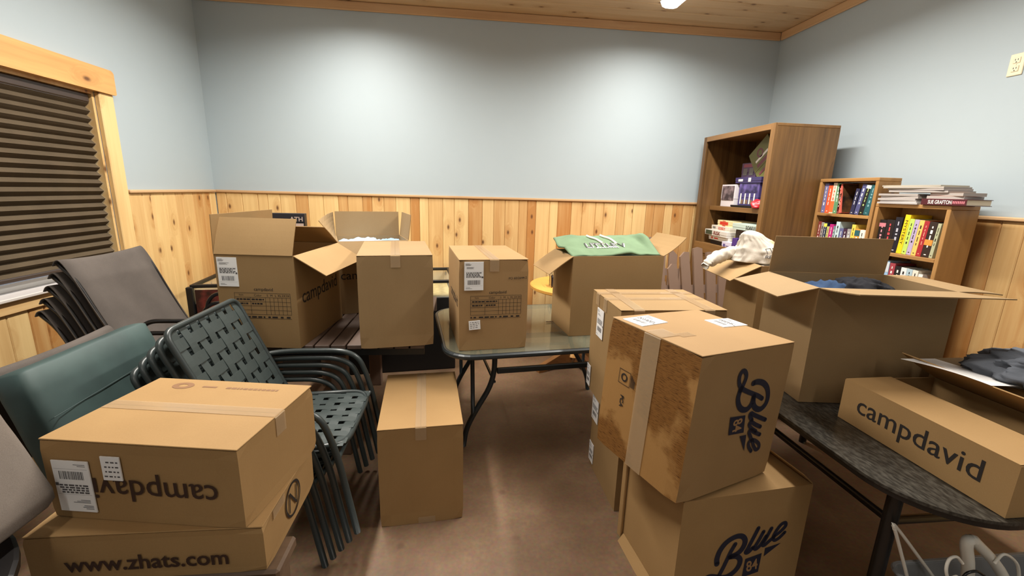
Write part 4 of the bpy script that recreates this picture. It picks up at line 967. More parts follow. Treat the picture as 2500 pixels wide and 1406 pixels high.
# ------------------------------------------------------------------ books
PAGES = plain('page_edges', srgb(222,212,190), .8)
def bookmat(c, r=.45): return plain('cover_%d_%d_%d' % c, srgb(*c), r)
PALE = bookmat((236,232,224))
def book(label, w, h, d, c, ink=None, title=None, group=None, name='book', band=None):
    """standing book, spine towards -x, local origin at the foot of the spine; w along y"""
    t = thing(name, label, 'book', group=group); cm = bookmat(c); b = .0022
    m = MB(); m.bbox(0, b, -w/2, w/2, 0, h, .0008); m.box(b, d, -w/2, -w/2+b, 0, h); m.box(b, d, w/2-b, w/2, 0, h); m.build('cover', cm, t)
    m = MB(); m.box(b+.0004, d-.004, -w/2+b+.0003, w/2-b-.0003, .003, h-.004); m.build('pages', PAGES, t)
    F = lambda u, v, o: (-o, -u, v)          # looking at the spine, u runs to the right (-y)
    p = Print(); r = random.Random(hash(label) % 1000 if False else sum(map(ord, label)))
    if title: p.text(title, 0, h*.55, width=h*.62, height=min(w*.5, .02), rot=-PI/2)
    else:
        z = h*.88
        while z > h*.35:
            l = r.uniform(.012,.03); p.quad(-w*.13, z-l, w*.15, z-l*.2) if r.random() < .3 else p.quad(-w*.07, z-l, w*.09, z); z -= l+r.uniform(.004,.012)
        p.quad(-w*.14, h*.06, w*.14, h*.085)
    p.lay('spine_print', ink or PALE, t, F, .0008)
    if band:
        m = MB(); m.box(-.0012, -.0003, -w/2, w/2, h*band[1], h*band[2]); m.build('spine_band', bookmat(band[0]), t)
    return t
INKD = bookmat((40,32,30)); INKY = bookmat((232,206,90)); INKG = bookmat((178,196,120))
def shelf_row(x, z, items, y, group):
    """items: (label, width, height, depth, colour, ink, lean degrees, gap, title, band); y decreases to the right"""
    for it in items:
        label, w, h, d, c, ink, lean, gap, title, band = it
        y -= gap; b = book(label, w, h, d, c, ink, title, group, band=band)
        if lean > 0: # top falls towards -y
            a = rad(lean); b.location = (x, y-w/2*math.cos(a), z+w/2*math.sin(a)); b.rotation_euler = (a, 0, 0); y -= w/math.cos(a)
        elif lean < 0:
            a = rad(lean); b.location = (x, y-w/2*math.cos(a)-.0, z+w/2*math.sin(-a)); b.rotation_euler = (a, 0, 0); y -= w/math.cos(a)
        else: b.location = (x, y-w/2, z); y -= w
    return y
g1 = 'books on the top shelf of the taller small bookcase'
shelf_row(2.775, 1.4785, [
 ('lavender-blue book at the left end of the top shelf', .036,.222,.125,(112,112,158),PALE,0,.002,None,None),
 ('bright orange-red book on the top shelf', .040,.208,.125,(222,92,52),PALE,0,.001,None,None),
 ('cream and orange book between the orange-red and green ones', .034,.226,.125,(226,214,196),bookmat((214,96,56)),0,.001,None,((222,112,60),.04,.40)),
 ('green book with pale spine lettering on the top shelf', .034,.222,.125,(96,146,104),PALE,0,.001,None,None),
 ('short dark red book beside the green one', .016,.150,.125,(120,30,34),PALE,0,.002,None,None)], 3.170, g1)
b = book('coral red hardback leaning left with its dark cover turned out', .032,.214,.125,(196,92,78),bookmat((226,150,130)),None,g1); b.location = (2.775, 2.992, 1.4835); b.rotation_euler = (rad(-9), 0, 0)
m = MB(); m.box(.004,.122,-.0172,-.0162,.004,.21); m.build('dark_cover', two_tone('dark_cover_art', srgb(34,26,22), srgb(104,70,40), 14, .42, .62, .5), b)
shelf_row(2.775, 1.4785, [
 ('short dark navy book behind the leaning ones', .030,.182,.12,(44,44,74),PALE,6,.0,None,None),
 ('slate blue book leaning to the right on the top shelf', .034,.214,.125,(78,80,122),PALE,8,.006,None,None),
 ('black book with white and green spine lettering leaning right', .036,.212,.125,(26,28,30),INKG,8,.001,None,((222,224,214),.86,.97)),
 ('dark teal book leaning on the right end of the top shelf', .042,.208,.125,(34,86,92),bookmat((120,160,166)),7,.001,None,None),
 ('charcoal book at the right end of the top shelf', .026,.200,.125,(54,58,66),PALE,4,.001,None,None)], 2.906, g1)
g2 = 'books on the second shelf of the taller small bookcase'
shelf_row(2.775, 1.2055, [
 ('brick red book at the left of the second shelf', .030,.205,.12,(134,58,54),PALE,0,.001,None,None),
 ('grey paperback next to the brick red book', .026,.200,.12,(158,150,148),INKD,0,.001,None,None),
 ('navy paperback with a yellow dot on its spine', .028,.200,.12,(30,42,66),PALE,0,.001,None,((226,226,90),.84,.97)),
 ('pale olive paperback, short, by the navy one', .022,.172,.12,(200,192,120),INKD,0,.002,None,None),
 ('magenta paperback on the second shelf', .034,.192,.12,(190,40,122),PALE,0,.002,None,None),
 ('grey-teal paperback beside the magenta one', .020,.180,.12,(112,130,134),PALE,0,.001,None,None),
 ('tall pale blue-white book on the second shelf', .034,.215,.12,(196,216,220),INKD,0,.001,None,None),
 ('short slate paperback right of the tall pale book', .034,.168,.12,(96,100,140),PALE,0,.003,None,None),
 ('dark plum paperback on the second shelf', .032,.168,.12,(66,40,60),PALE,0,.001,None,None),
 ('mid grey paperback left of the yellow one', .032,.170,.12,(150,146,146),PALE,0,.001,None,None),
 ('bright yellow book on the second shelf', .030,.204,.12,(232,200,84),INKD,0,.001,None,None),
 ('tan book with a dark teal square on its spine', .040,.176,.12,(214,150,60),PALE,0,.001,None,((40,92,98),.72,.95)),
 ('cream paperback near the right end of the second shelf', .036,.172,.12,(232,226,212),INKD,0,.001,None,None),
 ('pinkish white paperback at the right end of the second shelf', .028,.172,.12,(234,214,208),bookmat((200,90,90)),0,.001,None,None)], 3.168, g2)
g3 = 'books on the top shelf of the pine bookcase'
shelf_row(2.775, 1.2535, [
 ('black book with a small pink emblem, first on the pine shelf', .046,.205,.15,(24,20,22),bookmat((220,150,160)),0,.004,None,((196,120,130),.78,.9)),
 ('black book with a red figure on its spine', .056,.208,.15,(28,22,24),bookmat((206,70,76)),0,.002,None,((196,66,72),.1,.24)),
 ('black and silver book left of the yellow one', .046,.228,.15,(22,22,34),bookmat((180,180,190)),0,.001,None,None),
 ('tall bright yellow book on the pine shelf', .034,.246,.15,(240,200,30),INKD,3,.0,'MYSTERY',None),
 ('lime green book beside the yellow one', .030,.222,.15,(182,208,96),INKD,3,.001,None,None),
 ('lilac book on the pine shelf', .029,.220,.15,(176,160,192),INKD,3,.001,None,None),
 ('pale orange book on the pine shelf', .029,.218,.15,(240,186,100),INKD,3,.001,None,None),
 ('crimson book on the pine shelf', .030,.214,.15,(160,38,46),bookmat((226,150,130)),3,.001,None,None),
 ('thick black book with an orange sunset band', .046,.212,.15,(44,30,26),PALE,3,.001,None,((222,140,60),.34,.50)),
 ('pale sage book at the right end of the pine shelf', .020,.206,.15,(170,172,140),INKD,3,.001,None,None)], 2.660, g3)
g4 = 'books on the second shelf of the pine bookcase'
shelf_row(2.775, 1.0125, [
 ('blue and white book half hidden behind the carton flap', .040,.172,.15,(86,110,160),PALE,0,.028,None,None),
 ('pale blue thick book with white lettering', .066,.184,.15,(150,184,216),PALE,0,.002,None,((200,206,212),.6,.95)),
 ('dusty red book with a rounded top on the second pine shelf', .036,.174,.15,(156,62,72),PALE,0,.003,None,None),
 ('black book with white marks on the second pine shelf', .036,.160,.15,(28,28,30),PALE,0,.004,None,None),
 ('white book with dark stripes on the second pine shelf', .036,.158,.15,(222,224,222),INKD,0,.002,None,None),
 ('pale grey-blue book on the second pine shelf', .036,.156,.15,(170,192,200),INKD,0,.001,None,None),
 ('cream book toward the right end of the second pine shelf', .034,.154,.15,(222,216,200),INKD,0,.001,None,None),
 ('short white book at the right end of the second pine shelf', .026,.136,.15,(230,226,220),INKD,0,.004,None,None)], 2.662, g4)

# magazines and books lying on the pine bookcase
def lying(name, label, cat, x0, x1, y0, y1, z, th, c, rz=0, group=None, sag=0.0):
    t = thing(name, label, cat, ((x0+x1)/2, (y0+y1)/2, z), rad(rz), group); w, d = (x1-x0), (y1-y0); cm = bookmat(c)
    rows = lambda zz: [[(-w/2+w*i/4, -d/2+d*j/8, zz - sag*(abs(j-4)/4)**2) for j in range(9)] for i in range(5)]
    e = min(.0012, th*.18)
    m = MB(); m.slab(rows(th-e), e-.0001); m.build('cover', cm, t, fix=True)
    m = MB(); m.slab(rows(e+.0001), th-2*e-.0003); m.build('pages', plain('magazine_edges', srgb(164,156,150), .7), t, fix=True)
    m = MB(); m.slab(rows(0), e); m.build('back_cover', cm, t, fix=True)
    return t
gmz = 'magazines piled on the pine bookcase'
z = 1.5655
ML = [('white magazine at the bottom of the left pile', .010, (232,230,232), 0), ('pale grey magazine, second from the bottom of the left pile', .011, (214,212,216), -1), ('white magazine in the middle of the left pile', .012, (226,222,224), 1),
      ('mauve-grey magazine below the topmost ones of the left pile', .014, (166,150,150), -2), ('grey catalogue beneath the wide magazines', .014, (140,130,126), 1)]
for i, (lb, th, c, rz) in enumerate(ML):
    lying('magazine', lb, 'magazine', 2.735+.006*(i % 2), 2.928, 2.405+.01*(i % 3), 2.668-.012*(i % 2), z, th, c, rz, gmz); z += th+.0006
t = thing('book', 'dark red hardback lying flat with a white author name on its spine', 'book', (2.735, 2.262, 1.5655), 0)
m = MB(); m.bbox(0, .003, -.122, .122, 0, .036, .001); m.box(.003, .165, -.122, .122, 0, .003); m.box(.003, .165, -.122, .122, .033, .036); m.build('cover', bookmat((74,22,30)), t)
m = MB(); m.box(.0034, .160, -.118, .118, .0032, .0328); m.build('pages', PAGES, t)
p = Print(); p.text('SUE GRAFTON', .105, .018, width=.13, height=.022, bold=.015); p.text('V IS FOR VENGEANCE', .195, .018, width=.05, height=.012) if False else None
p.lay('spine_lettering', PALE, t, lambda u, v, o: (-o, .122-u, v), .0008)
p = Print(); 
for k in range(7): p.quad(.175+.009*k, .011, .181+.009*k, .025)
p.lay('spine_subtitle', bookmat((206,120,130)), t, lambda u, v, o: (-o, .122-u, v), .0008)
zz = 1.6022
lying('book', 'pink and white paperback lying on the dark red hardback', 'book', 2.745, 2.885, 2.175, 2.365, zz, .016, (214,176,172), 4)
lying('magazine', 'open-edged tan paperback on the pink one', 'magazine', 2.75, 2.885, 2.165, 2.355, zz+.0166, .018, (176,140,118), -5)
z = max(z, zz+.0166+.0186)
MT = [('wide grey magazine across the top of both piles', .012, (150,140,134), 2), ('dark plum magazine across the piles, edge worn', .012, (96,78,88), -3), ('cream magazine second from the top across the piles', .010, (206,196,170), 1), ('olive-edged magazine on the very top of the pile', .008, (186,180,150), -2)]
for i, (lb, th, c, rz) in enumerate(MT):
    lying('magazine', lb, 'magazine', 2.735+.008*(i % 2), 2.925, 2.255+.012*i, 2.60+.022*i, z, th, c, rz, gmz); z += th+.0006

# ------------------------------------------------------------------ games and puzzles in the tall bookcase
def game_box(label, x, y, z, w, d, h, c, rz=-90, name='board_game', side=None, printer=None, ink=None, group=None, lid=True):
    """flat box, front (-y local) turned towards the room; lid is the upper part"""
    t = thing(name, label, 'box', (x, y, z), rad(rz), group)
    m = MB(); m.bbox(-w/2+.002, w/2-.002, -d/2+.002, d/2-.002, 0, h*.35, .001); m.build('tray', bookmat(c), t)
    m = MB(); m.bbox(-w/2, w/2, -d/2, d/2, h*.35+.0004, h, .0015); lidm = m.build('lid', bookmat(c), t)
    if printer:
        for sd, fn, ik in printer:
            p = Print(); fn(p); p.lay('printed_lettering', ik, lidm, face_of(sd, w, d, h), .0009)
    return t
RED, BLK, GRN, GRY = bookmat((206,58,44)), bookmat((30,26,26)), bookmat((70,80,60)), bookmat((120,116,112))
gg = 'board games stacked in the oak bookcase'
gx, gy = 2.545, 3.90
game_box('black flat box under the stacked board games', gx+.02, gy-.03, 1.1225, .42,.28,.040, (34,30,34), -94, group=gg)
game_box('low white board game box under the wide one', gx, gy, 1.1631, .40,.27,.045, (220,218,210), -96, group=gg, printer=[('front', lambda p: (p.quad(.06,.012,.09,.03), p.quad(.12,.014,.2,.026)), RED), ('right', lambda p: (p.quad(.16,.016,.24,.026),), GRY)])
game_box('wide white board game box with dark red lettering on front and side', gx-.012, gy+.02, 1.2087, .44,.29,.052, (216,212,204), -95, group=gg, printer=[('front', lambda p: p.text('RISK', .25, .027, width=.13, height=.034, bold=.02), bookmat((120,34,26))), ('front', lambda p: (p.quad(.02,.006,.15,.046),), GRN), ('right', lambda p: p.text('RISK', .17, .027, width=.13, height=.034, bold=.02), BLK)])
game_box('white board game box with orange-red lettering, near the stack top', gx+.005, gy, 1.2613, .38,.26,.042, (224,216,202), -97, group=gg, printer=[('front', lambda p: p.text('SORRY!', .22, .021, width=.14, height=.026, bold=.02), RED), ('front', lambda p: (p.quad(.03,.012,.09,.03),), GRY)])
game_box('cream board game box with a red name plate on top of the stack', gx+.015, gy-.04, 1.3039, .30,.25,.054, (230,214,164), -96, group=gg, printer=[('front', lambda p: (p.quad(.05,.014,.21,.042), p.quad(.10,.002,.16,.010), p.quad(.10,.046,.16,.053)), RED)])
game_box('dark box pile base below the pale green game box', 2.52, 3.475, 1.1225, .30,.26,.178, (40,32,36), -92, group=gg)
game_box('pale green board game box with black lettering at the right', 2.50, 3.475, 1.3011, .36,.26,.052, (188,206,196), -91, group=gg, printer=[('front', lambda p: p.text('SORRY!', .26, .026, width=.13, height=.030, bold=.02), BLK)])
game_box('small white and violet box on the bottom shelf of the bookcase', 2.375, 3.66, 1.1225, .13,.07,.058, (206,200,218), -86, group=gg, printer=[('front', lambda p: (p.quad(.02,.014,.05,.04), p.quad(.06,.02,.11,.026)), bookmat((96,84,140)))])
game_box('deep purple upright box on the bottom shelf', 2.372, 3.555, 1.1225, .055,.06,.105, (72,48,122), -80, group=gg)
game_box('yellow and white small box lying on the bottom shelf', 2.46, 3.60, 1.1225, .15,.08,.112, (230,206,84), -92, group=gg)
dm = game_box('white upright box with three black dots on the bottom shelf', 2.375, 3.47, 1.1225, .06,.05,.135, (214,212,222), -84, group=gg, printer=[('front', lambda p: [p.poly([(.03+.009*math.cos(2*PI*k/10), zz+.009*math.sin(2*PI*k/10)) for k in range(10)]) for zz in (.065,.09,.115)], BLK)])
gp = 'puzzles on the upper shelf of the oak bookcase'
DIM = two_tone('dim_landscape_print', srgb(70,62,66), srgb(150,132,136), 14, .4, .62, .4, 5)
t = game_box('white puzzle box with a dim landscape picture, at the left of the upper shelf', 2.54, 4.00, SHT+.0006, .235,.07,.205, (226,220,224), -93, 'puzzle_box', group=gp)
m = MB(); m.box(-.105, .105, -.0362, -.0354, .058, .192); m.build('picture', DIM, t)
PURP = two_tone('violet_shelf_print', srgb(44,38,78), srgb(112,96,164), 12, .4, .62, .4, 5)
t = game_box('violet puzzle box with four pale bottle shapes on its front', 2.56, 3.70, SHT+.0206, .29,.10,.195, (74,66,124), -91, 'puzzle_box', group=gp)
m = MB(); m.box(-.14, .14, -.0512, -.0504, .11, .19); m.build('picture', PURP, t)
p = Print(); [p.quad(.03+.065*k, .012, .048+.065*k, .105) for k in range(4)]; p.lay('bottle_shapes', PALE, t, face_of('front', .29,.10,.195), .0009)
p = Print(); [p.quad(.052+.065*k, .012, .082+.065*k, .05) for k in range(4)]; p.lay('bottle_labels', bookmat((130,104,84)), t, face_of('front', .29,.10,.195), .0009)
game_box('flat black tray under the violet puzzle box', 2.545, 3.695, SHT+.0006, .37,.16,.019, (18,16,18), -91, group=gp)
game_box('dark violet flat box lying across the puzzle boxes', 2.60, 3.72, SHT+.2166, .38,.2,.050, (64,54,100), -92, group=gp, printer=[('front', lambda p: (p.quad(.05,.015,.12,.035), p.quad(.2,.01,.24,.045)), PALE)])
game_box('plum and grey upright box standing on the violet flat box', 2.60, 3.80, SHT+.2676, .22,.10,.128, (96,74,104), -92, 'puzzle_box', group=gp, printer=[('front', lambda p: (p.quad(.03,.09,.19,.118),), bookmat((150,80,96))), ('front', lambda p: (p.quad(.03,.02,.09,.08), p.quad(.12,.02,.18,.08)), GRY)])
t = game_box('large yellow-green game box leaning at the right of the upper shelf', 2.66, 3.44, SHT+.10, .27,.06,.30, (112,110,54), -90, 'board_game', group=gp, printer=[('front', lambda p: (p.ring(.13,.22,.04,.015), p.quad(.05,.12,.22,.15), p.quad(.04,.05,.2,.07)), bookmat((120,60,70))), ('front', lambda p: (p.quad(.05,.17,.22,.19),), PALE)])
t.rotation_euler = (0, rad(-38), rad(-90)); t.location = (2.56, 3.51, SHT+.30)
game_box('brown box behind, holding up the leaning yellow-green box', 2.70, 3.40, SHT+.0006, .26,.20,.20, (92,70,52), -90, group=gp)
def blob(name, mat, parent, rx, ry, rz_, seed=0, folds=.22, fq=5.0, nu=72, nv=40, flat=True, spike=None):
    """crumpled cloth lump: a closed surface with ridged folds; flattened underneath"""
    m = MB(); vs = []; off = Vector((seed*5.1, seed*2.3, seed*7.7))
    for j in range(nv+1):
        ph = PI*j/nv
        for i in range(nu):
            a = 2*PI*i/nu; n_ = Vector((math.sin(ph)*math.cos(a), math.sin(ph)*math.sin(a), math.cos(ph)))
            q = Vector((n_.x*rx, n_.y*ry, n_.z*rz_))*fq*3+off
            rg = 1-abs(noise.noise(q*.55))*2; rg2 = 1-abs(noise.noise(q*1.25+off))*2
            k = 1+folds*(rg*.75+rg2*.3)
            if spike: k *= spike(a, ph)
            p = Vector((n_.x*rx*k, n_.y*ry*k, n_.z*rz_*k))
            if flat and p.z < -.35*rz_: p.z = -.35*rz_ - (abs(p.z)-.35*rz_)*.15
            vs.append(p)
    fs = [(j*nu+i, j*nu+(i+1) % nu, (j+1)*nu+(i+1) % nu, (j+1)*nu+i) for j in range(nv) for i in range(nu)]
    m.add(vs, [f[::-1] for f in fs]); zmin = min(p[2] for p in m.v); m.v = [(x, y, z-zmin) for x, y, z in m.v]
    o = m.build(name, mat, parent, smooth=True); bm = bmesh.new(); bm.from_mesh(o.data); bmesh.ops.remove_doubles(bm, verts=bm.verts, dist=1e-5); bmesh.ops.recalc_face_normals(bm, faces=bm.faces); bm.to_mesh(o.data); bm.free(); return o
t = thing('gift_bow', 'crumpled bright red bow at the right of the upper bookcase shelf', 'bow', (2.44+.03, 3.49, SHT+.0006)); blob('bow_loops', plain('red_foil', srgb(206,36,48), .35), t, .05, .04, .045, 3, .35, 9)

# ------------------------------------------------------------------ clothing
def clothes_in(name, label, pose, rz, w, d, zlo, hfun, mat, cat='clothing', nx=44, ny=32, inset=.012):
    """cloth heap filling an open carton: folded top surface with sides down to the carton floor"""
    t = thing(name, label, cat, pose, rad(rz)); vs = []; fs = []
    for j in range(ny+1):
        for i in range(nx+1):
            u = (i/nx-.5)*(w-2*inset); v = (j/ny-.5)*(d-2*inset); vs.append((u, v, hfun(u, v, 2*i/nx-1, 2*j/ny-1)))
    for j in range(ny):
        for i in range(nx): fs.append((j*(nx+1)+i, j*(nx+1)+i+1, (j+1)*(nx+1)+i+1, (j+1)*(nx+1)+i))
    rim = [i for i in range(nx+1)] + [(j*(nx+1)+nx) for j in range(1, ny+1)] + [ny*(nx+1)+i for i in range(nx-1, -1, -1)] + [j*(nx+1) for j in range(ny-1, 0, -1)]
    base = len(vs); vs += [(vs[i][0], vs[i][1], zlo) for i in rim]; k = len(rim)
    for a in range(k): b = (a+1) % k; fs.append((rim[b], rim[a], base+a, base+b))
    fs.append(tuple(base+a for a in range(k))[::-1])
    m = MB(); m.add(vs, fs); m.build('cloth', mat, t, smooth=True, fix=True); return t
def ridged(u, v, f, s): 
    q = Vector((u*f+s, v*f-s, s*1.7)); return (1-abs(noise.noise(q))*2)*.65 + (1-abs(noise.noise(q*2.3))*2)*.35
PBLUE = fabric('pale_blue_cloth', srgb(148,176,208)); DNAVY = fabric('denim_blue_cloth', srgb(50,69,98)); BLKCL = fabric('black_cloth', srgb(34,34,38))
WHITECL = fabric('oatmeal_fleece', srgb(200,192,180), weave=500); GREEN = fabric('sage_green_fleece', srgb(108,130,102), weave=700); GREYCL = fabric('heather_grey_jersey', srgb(96,100,108))
CREAM = fabric('cream_cord', srgb(238,236,222), weave=300)
clothes_in('folded_shirts', 'pale blue shirts heaped in the open carton by the back wall', OPEN_F[0], OPEN_F[1], .462-.012, .385-.012, .008, lambda u,v,a,b: .452+.040*ridged(u,v,11,2.1)*(1-.3*a*a), PBLUE)
Lh = lambda u,v,a,b: .365 + .085*math.exp(-((u+.09)**2+(v-.03)**2)/.02) + .06*ridged(u,v,10,4.4)
clothes_in('folded_shirts', 'dark blue shirts crumpled in the large open carton', OPEN_L[0], OPEN_L[1], .57-.012, .37-.012, .008, Lh, DNAVY)
bk = thing('folded_shirt', 'black shirt lying behind the dark blue ones in the large open carton', 'clothing', (1.80, 1.765, 1.10), rad(-6.6)); blob('cloth', BLKCL, bk, .14, .09, .075, 6, .35, 12)
clothes_in('folded_shirts', 'oatmeal fleece tops filling the carton behind the large one', OPEN_M[0], OPEN_M[1], .58-.012, .39-.012, .008, lambda u,v,a,b: .46+.04*ridged(u,v,6,8.2), WHITECL)
hw = thing('hooded_sweatshirt', 'oatmeal hooded sweatshirt bunched up high with dark lettering', 'clothing', (1.650, 2.28, 1.2265), rad(-10))
def bunched(a, t):
    """bunched hood: wide folds at the foot gathering into a soft peak"""
    prof = [(0,1.0),(.2,1.04),(.42,.93),(.6,.70),(.75,.52),(.88,.40),(.96,.24),(1,0.0)]
    for (t0,r0),(t1,r1) in zip(prof, prof[1:]):
        if t <= t1: r = r0+(r1-r0)*(t-t0)/(t1-t0); break
    q = Vector((math.cos(a)*1.5, math.sin(a)*1.5, t*.9)); f = (1-abs(noise.noise(q*1.3))*2)*.14 + (1-abs(noise.noise(q*2.7+Vector((4,1,0))))*2)*.09 + .05*noise.noise(Vector((math.cos(a)*2,math.sin(a)*2,t*7)))
    r *= 1+f; sx = -.030*t*t + .02*math.sin(t*5)
    return Vector((r*.118*math.cos(a)+sx, r*.098*math.sin(a), 0.172*t + .014*noise.noise(Vector((math.cos(a)*2.4, math.sin(a)*2.4, t*4)))*(1-t)*t*4))
nu, nt = 80, 36; m = MB(); vs = [bunched(2*PI*i/nu, j/nt) for j in range(nt) for i in range(nu)]; vs.append(bunched(0,1)); vs.append(Vector((0,0,0)))
fs = [(j*nu+i, j*nu+(i+1)%nu, (j+1)*nu+(i+1)%nu, (j+1)*nu+i) for j in range(nt-1) for i in range(nu)] + [((nt-1)*nu+i, (nt-1)*nu+(i+1)%nu, nt*nu) for i in range(nu)] + [((i+1)%nu, i, nt*nu+1) for i in range(nu)]
m.add(vs, fs); m.build('cloth', WHITECL, hw, smooth=True, fix=True)
p = Print(); p.text('RESORT &', .0, .0, width=.115, height=.016, bold=.01); p.ribbon([(-.02,-.045),(.0,-.028),(.012,-.040),(.03,-.022),(.05,-.045)], .004)
for k in range(3):
    u0 = -.05+.036*k
    p.quad(u0,.016,u0+.003,.044); p.quad(u0,.041,u0+.026,.044); p.quad(u0+.023,.016,u0+.026,.044)
def on_blob(u, v, o):
    a = -PI/2 + .35 + u/.112; t = (.038+v)/.172; q = bunched(a, max(0,t)); return tuple(q + Vector((math.cos(a), math.sin(a), .25)).normalized()*.004)
p.lay('printed_lettering', plain('charcoal_print', srgb(70,66,64)), hw, on_blob, 0)
m = MB(); rows = []
for j in range(7):
    rows.append([tuple(bunched(-.75+.09*i, .34+.06*j) + Vector((math.cos(-.75+.09*i), math.sin(-.75+.09*i), .2))*.003) for i in range(8)])
m.slab(rows, .003); m.build('hood_lining', fabric('tan_lining', srgb(188,156,122), weave=500), hw, smooth=True, fix=True)
dr = thing('sweatshirt', 'oatmeal sweatshirt sleeve draped along the back of the carton flap', 'clothing', (1.535, 2.37, 1.165), rad(-8))
m = MB(); P = smooth_path([(-.17,-.105,.025),(-.13,-.09,.058),(-.06,-.06,.085),(.03,-.03,.10),(.12,-.02,.075),(.19,-.02,.055)], 12); R = [.020+.016*math.sin(PI*i/(len(P)-1))+.006*noise.noise(Vector((i*.6,0,0))) for i in range(len(P))]
m.tube(P, R, 22); m.v = [(x+.010*noise.noise(Vector((x,y,z))*40), y+.010*noise.noise(Vector((x,y,z))*34+Vector((3,0,0))), z+.013*noise.noise(Vector((x,y,z))*30+Vector((7,0,0)))) for x, y, z in m.v]; m.build('cloth', WHITECL, dr, smooth=True)
# green hooded sweatshirt over the wide carton
def Hh(u, v, a, b):
    s = min(1, max(0, (b+1)/2)); e = max(0, abs(a)-.8)/.2
    return .483 + .084*(1-(1-s)**1.6) + .010*ridged(u,v,5,1.3) - .012*(e if a < 0 else 0) + .045*math.exp(-((a-.9)**2)/.006-((b-.1)**2)/.3) + .018*math.exp(-((a-.25)**2)/.05-((b+.9)**2)/.05)
gh = thing('hooded_sweatshirt', 'sage green hooded sweatshirt with white drawstrings spread over the wide carton', 'clothing', OPEN_H[0], rad(OPEN_H[1]))
nx, ny = 60, 26; rows = []
for i in range(nx+1):
    r = []
    for j in range(ny+1):
        a, b = 2*i/nx-1, 2*j/ny-1; wl = 1.0-.10*abs(b)*(1 if b > 0 else .4)
        u = a*.288*wl - (.055*max(0,-a)**3*(1 if b > -.2 else .4)); v = b*.158+.004
        r.append((u, v, Hh(u, v, a, b)))
    rows.append(r)
m = MB(); m.slab(rows, .010); m.build('cloth', GREEN, gh, smooth=True, fix=True)
under = clothes_in('folded_shirts', 'folded garments beneath the green sweatshirt in the wide carton', OPEN_H[0], OPEN_H[1], .598-.012, .342-.012, .008, lambda u,v,a,b: .455+.012*ridged(u,v,6,3), fabric('dark_green_cloth', srgb(70,92,76)))
def on_green(u, v, o):
    a, b = u/.288, (v-.004)/.158; return (u, v, Hh(u, v, a, b)+o)
def cloth_text(body, u, v, w, h, mat, off):
    p = Print(); p.text(body, u, v, width=w, height=h, bold=.012); return p.lay('printed_lettering', mat, gh, on_green, off)
cloth_text('LITTLE V', -.038, -.052, .27, .052, PALE, .0135); cloth_text('LITTLE V', -.043, -.046, .27, .050, BLK, .0150); cloth_text('SWEATSHIRT', -.05, -.085, .16, .020, PALE) if False else None
p = Print(); x = -.115
while x < .03: p.quad(x, -.088, x+.012, -.078); x += .017
p.lay('printed_line', PALE, gh, on_green, .0145)
for du in (0, .095):
    pts = [(-.10+du, .12), (-.095+du, .07), (-.068+du, .03), (-.055+du, -.035)]
    m = MB(); m.tube(smooth_path([on_green(x, y, .018) for x, y in pts], 6), .0065, 8); m.build('drawstring', CREAM, gh, smooth=True)
# grey shirt and sheet of paper on the low cartons
gs = thing('tee_shirt', 'crumpled grey shirt lying on the flat kraft carton', 'clothing', (2.10, 1.20, .9562), rad(-20)); blob('cloth', GREYCL, gs, .20, .15, .062, 21, .42, 11, 110, 60)
pp = thing('paper_sheet', 'white printed sheet of paper on the raised flap beside the grey shirt', 'paper', (1.80, 1.29, .985), rad(-78))
rows = [[(-.13+.26*i/8, -.105+.21*j/8, .004+.010*((j/8)**2)*0+.012*math.sin(i/8*2.4)*((8-j)/8)-.02*(j/8)) for j in range(9)] for i in range(9)]
m = MB(); m.slab(rows, .0006); m.build('sheet', PAPER, pp, fix=True)
p = Print()
for k in range(12): p.quad(-.11, -.085+k*.013, -.11+[.2,.17,.21,.12][k % 4], -.083+k*.013)
p.lay('printed_lines', plain('grey_print', srgb(150,150,156)), pp, lambda u,v,o: (u, v, .0066+.012*math.sin((u+.13)/.26*2.4)*(1-(v+.105)/.21)-.02*((v+.105)/.21)), 0)

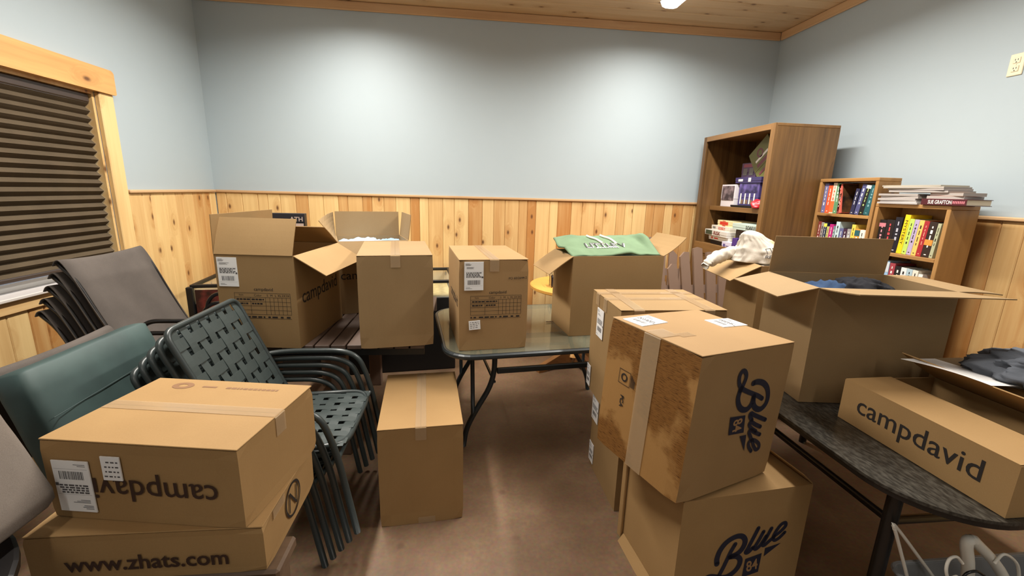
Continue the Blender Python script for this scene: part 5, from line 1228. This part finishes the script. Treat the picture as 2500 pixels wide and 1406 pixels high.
# ------------------------------------------------------------------ bin of hangers under the table edge
bnn = thing('storage_bin', 'grey translucent plastic bin holding white hangers, under the dark table', 'bin', (1.77, .905, 0), 0)
BINM = clear('frosted_grey_plastic', srgb(150,152,154), .82, .35)
m = MB(); O_ = rounded_rect(-.30,.30,-.20,.20,.04,4); I_ = rounded_rect(-.296,.296,-.196,.196,.037,4); n = len(O_); k_ = .90
vs = [(x*k_,y*k_,0) for x,y in O_]+[(x,y,.35) for x,y in O_]+[(x,y,.35) for x,y in I_]+[(x*k_,y*k_,.004) for x,y in I_]
fs = [tuple(range(n))[::-1], tuple(range(3*n,4*n))]+[(r*n+i, r*n+(i+1)%n, (r+1)*n+(i+1)%n, (r+1)*n+i) for r in range(3) for i in range(n)]
m.add(vs, fs); m.build('bin_body', BINM, bnn, fix=True)
m = MB(); m.tube([(x*1.012,y*1.015,.346) for x,y in O_], .008, 6, closed=True); m.build('rim', BINM, bnn)
HANG = plain('white_hanger_plastic', srgb(226,220,208), .35)
def hanger(label, pts, hook, r=.0052, name='clothes_hanger'):
    o = Vector(pts[0]); t = thing(name, label, 'hanger', o, 0, 'white hangers in the bin')
    m = MB(); m.tube(smooth_path([Vector(p)-o for p in pts], 5), r, 8); m.build('frame', HANG, t, smooth=True)
    if hook:
        m = MB(); m.tube(smooth_path([Vector(p)-o for p in hook], 5), r*.85, 8); m.build('hook', HANG, t, smooth=True)
    return t
hanger('thin white hanger standing corner-up at the left end of the bin', [(1.66,1.05,.012),(1.555,1.05,.2),(1.40,1.05,.515),(1.385,1.05,.544),(1.402,1.05,.54),(1.706,1.04,.2),(1.86,1.03,.03)], None)
hanger('broad white hanger with a wide pale shoulder, middle of the bin', [(1.66,.98,.012),(1.604,.98,.40),(1.56,.98,.54),(1.572,.98,.557),(1.60,.98,.54),(1.74,.98,.40),(1.98,.97,.03)], None, .016)
hanger('white hanger with its hook curling left of the broad one', [(1.62,.93,.012),(1.50,.95,.40),(1.56,.95,.42),(1.80,.94,.10),(1.86,.94,.012)], [(1.51,.95,.41),(1.478,.955,.47),(1.482,.96,.51),(1.505,.96,.52),(1.534,.96,.494)])
hanger('white hanger with a large open hook at the right of the bin', [(1.55,.88,.012),(1.60,.90,.30),(1.76,.95,.40),(1.90,.92,.25),(2.0,.90,.012)], [(1.755,.955,.395),(1.757,.96,.43),(1.729,.96,.482),(1.674,.96,.517),(1.65,.96,.485)])
hk = thing('black_hook', 'small black hook curling around the white hangers in the bin', 'hook', (1.57, .90, .012))
m = MB(); m.tube(smooth_path([(0,0,0),(-.03,.03,.30),(-.035,.05,.43),(.0,.05,.46),(.04,.05,.44)], 6), .004, 8); m.build('hook_wire', BLACKMETAL, hk, smooth=True)
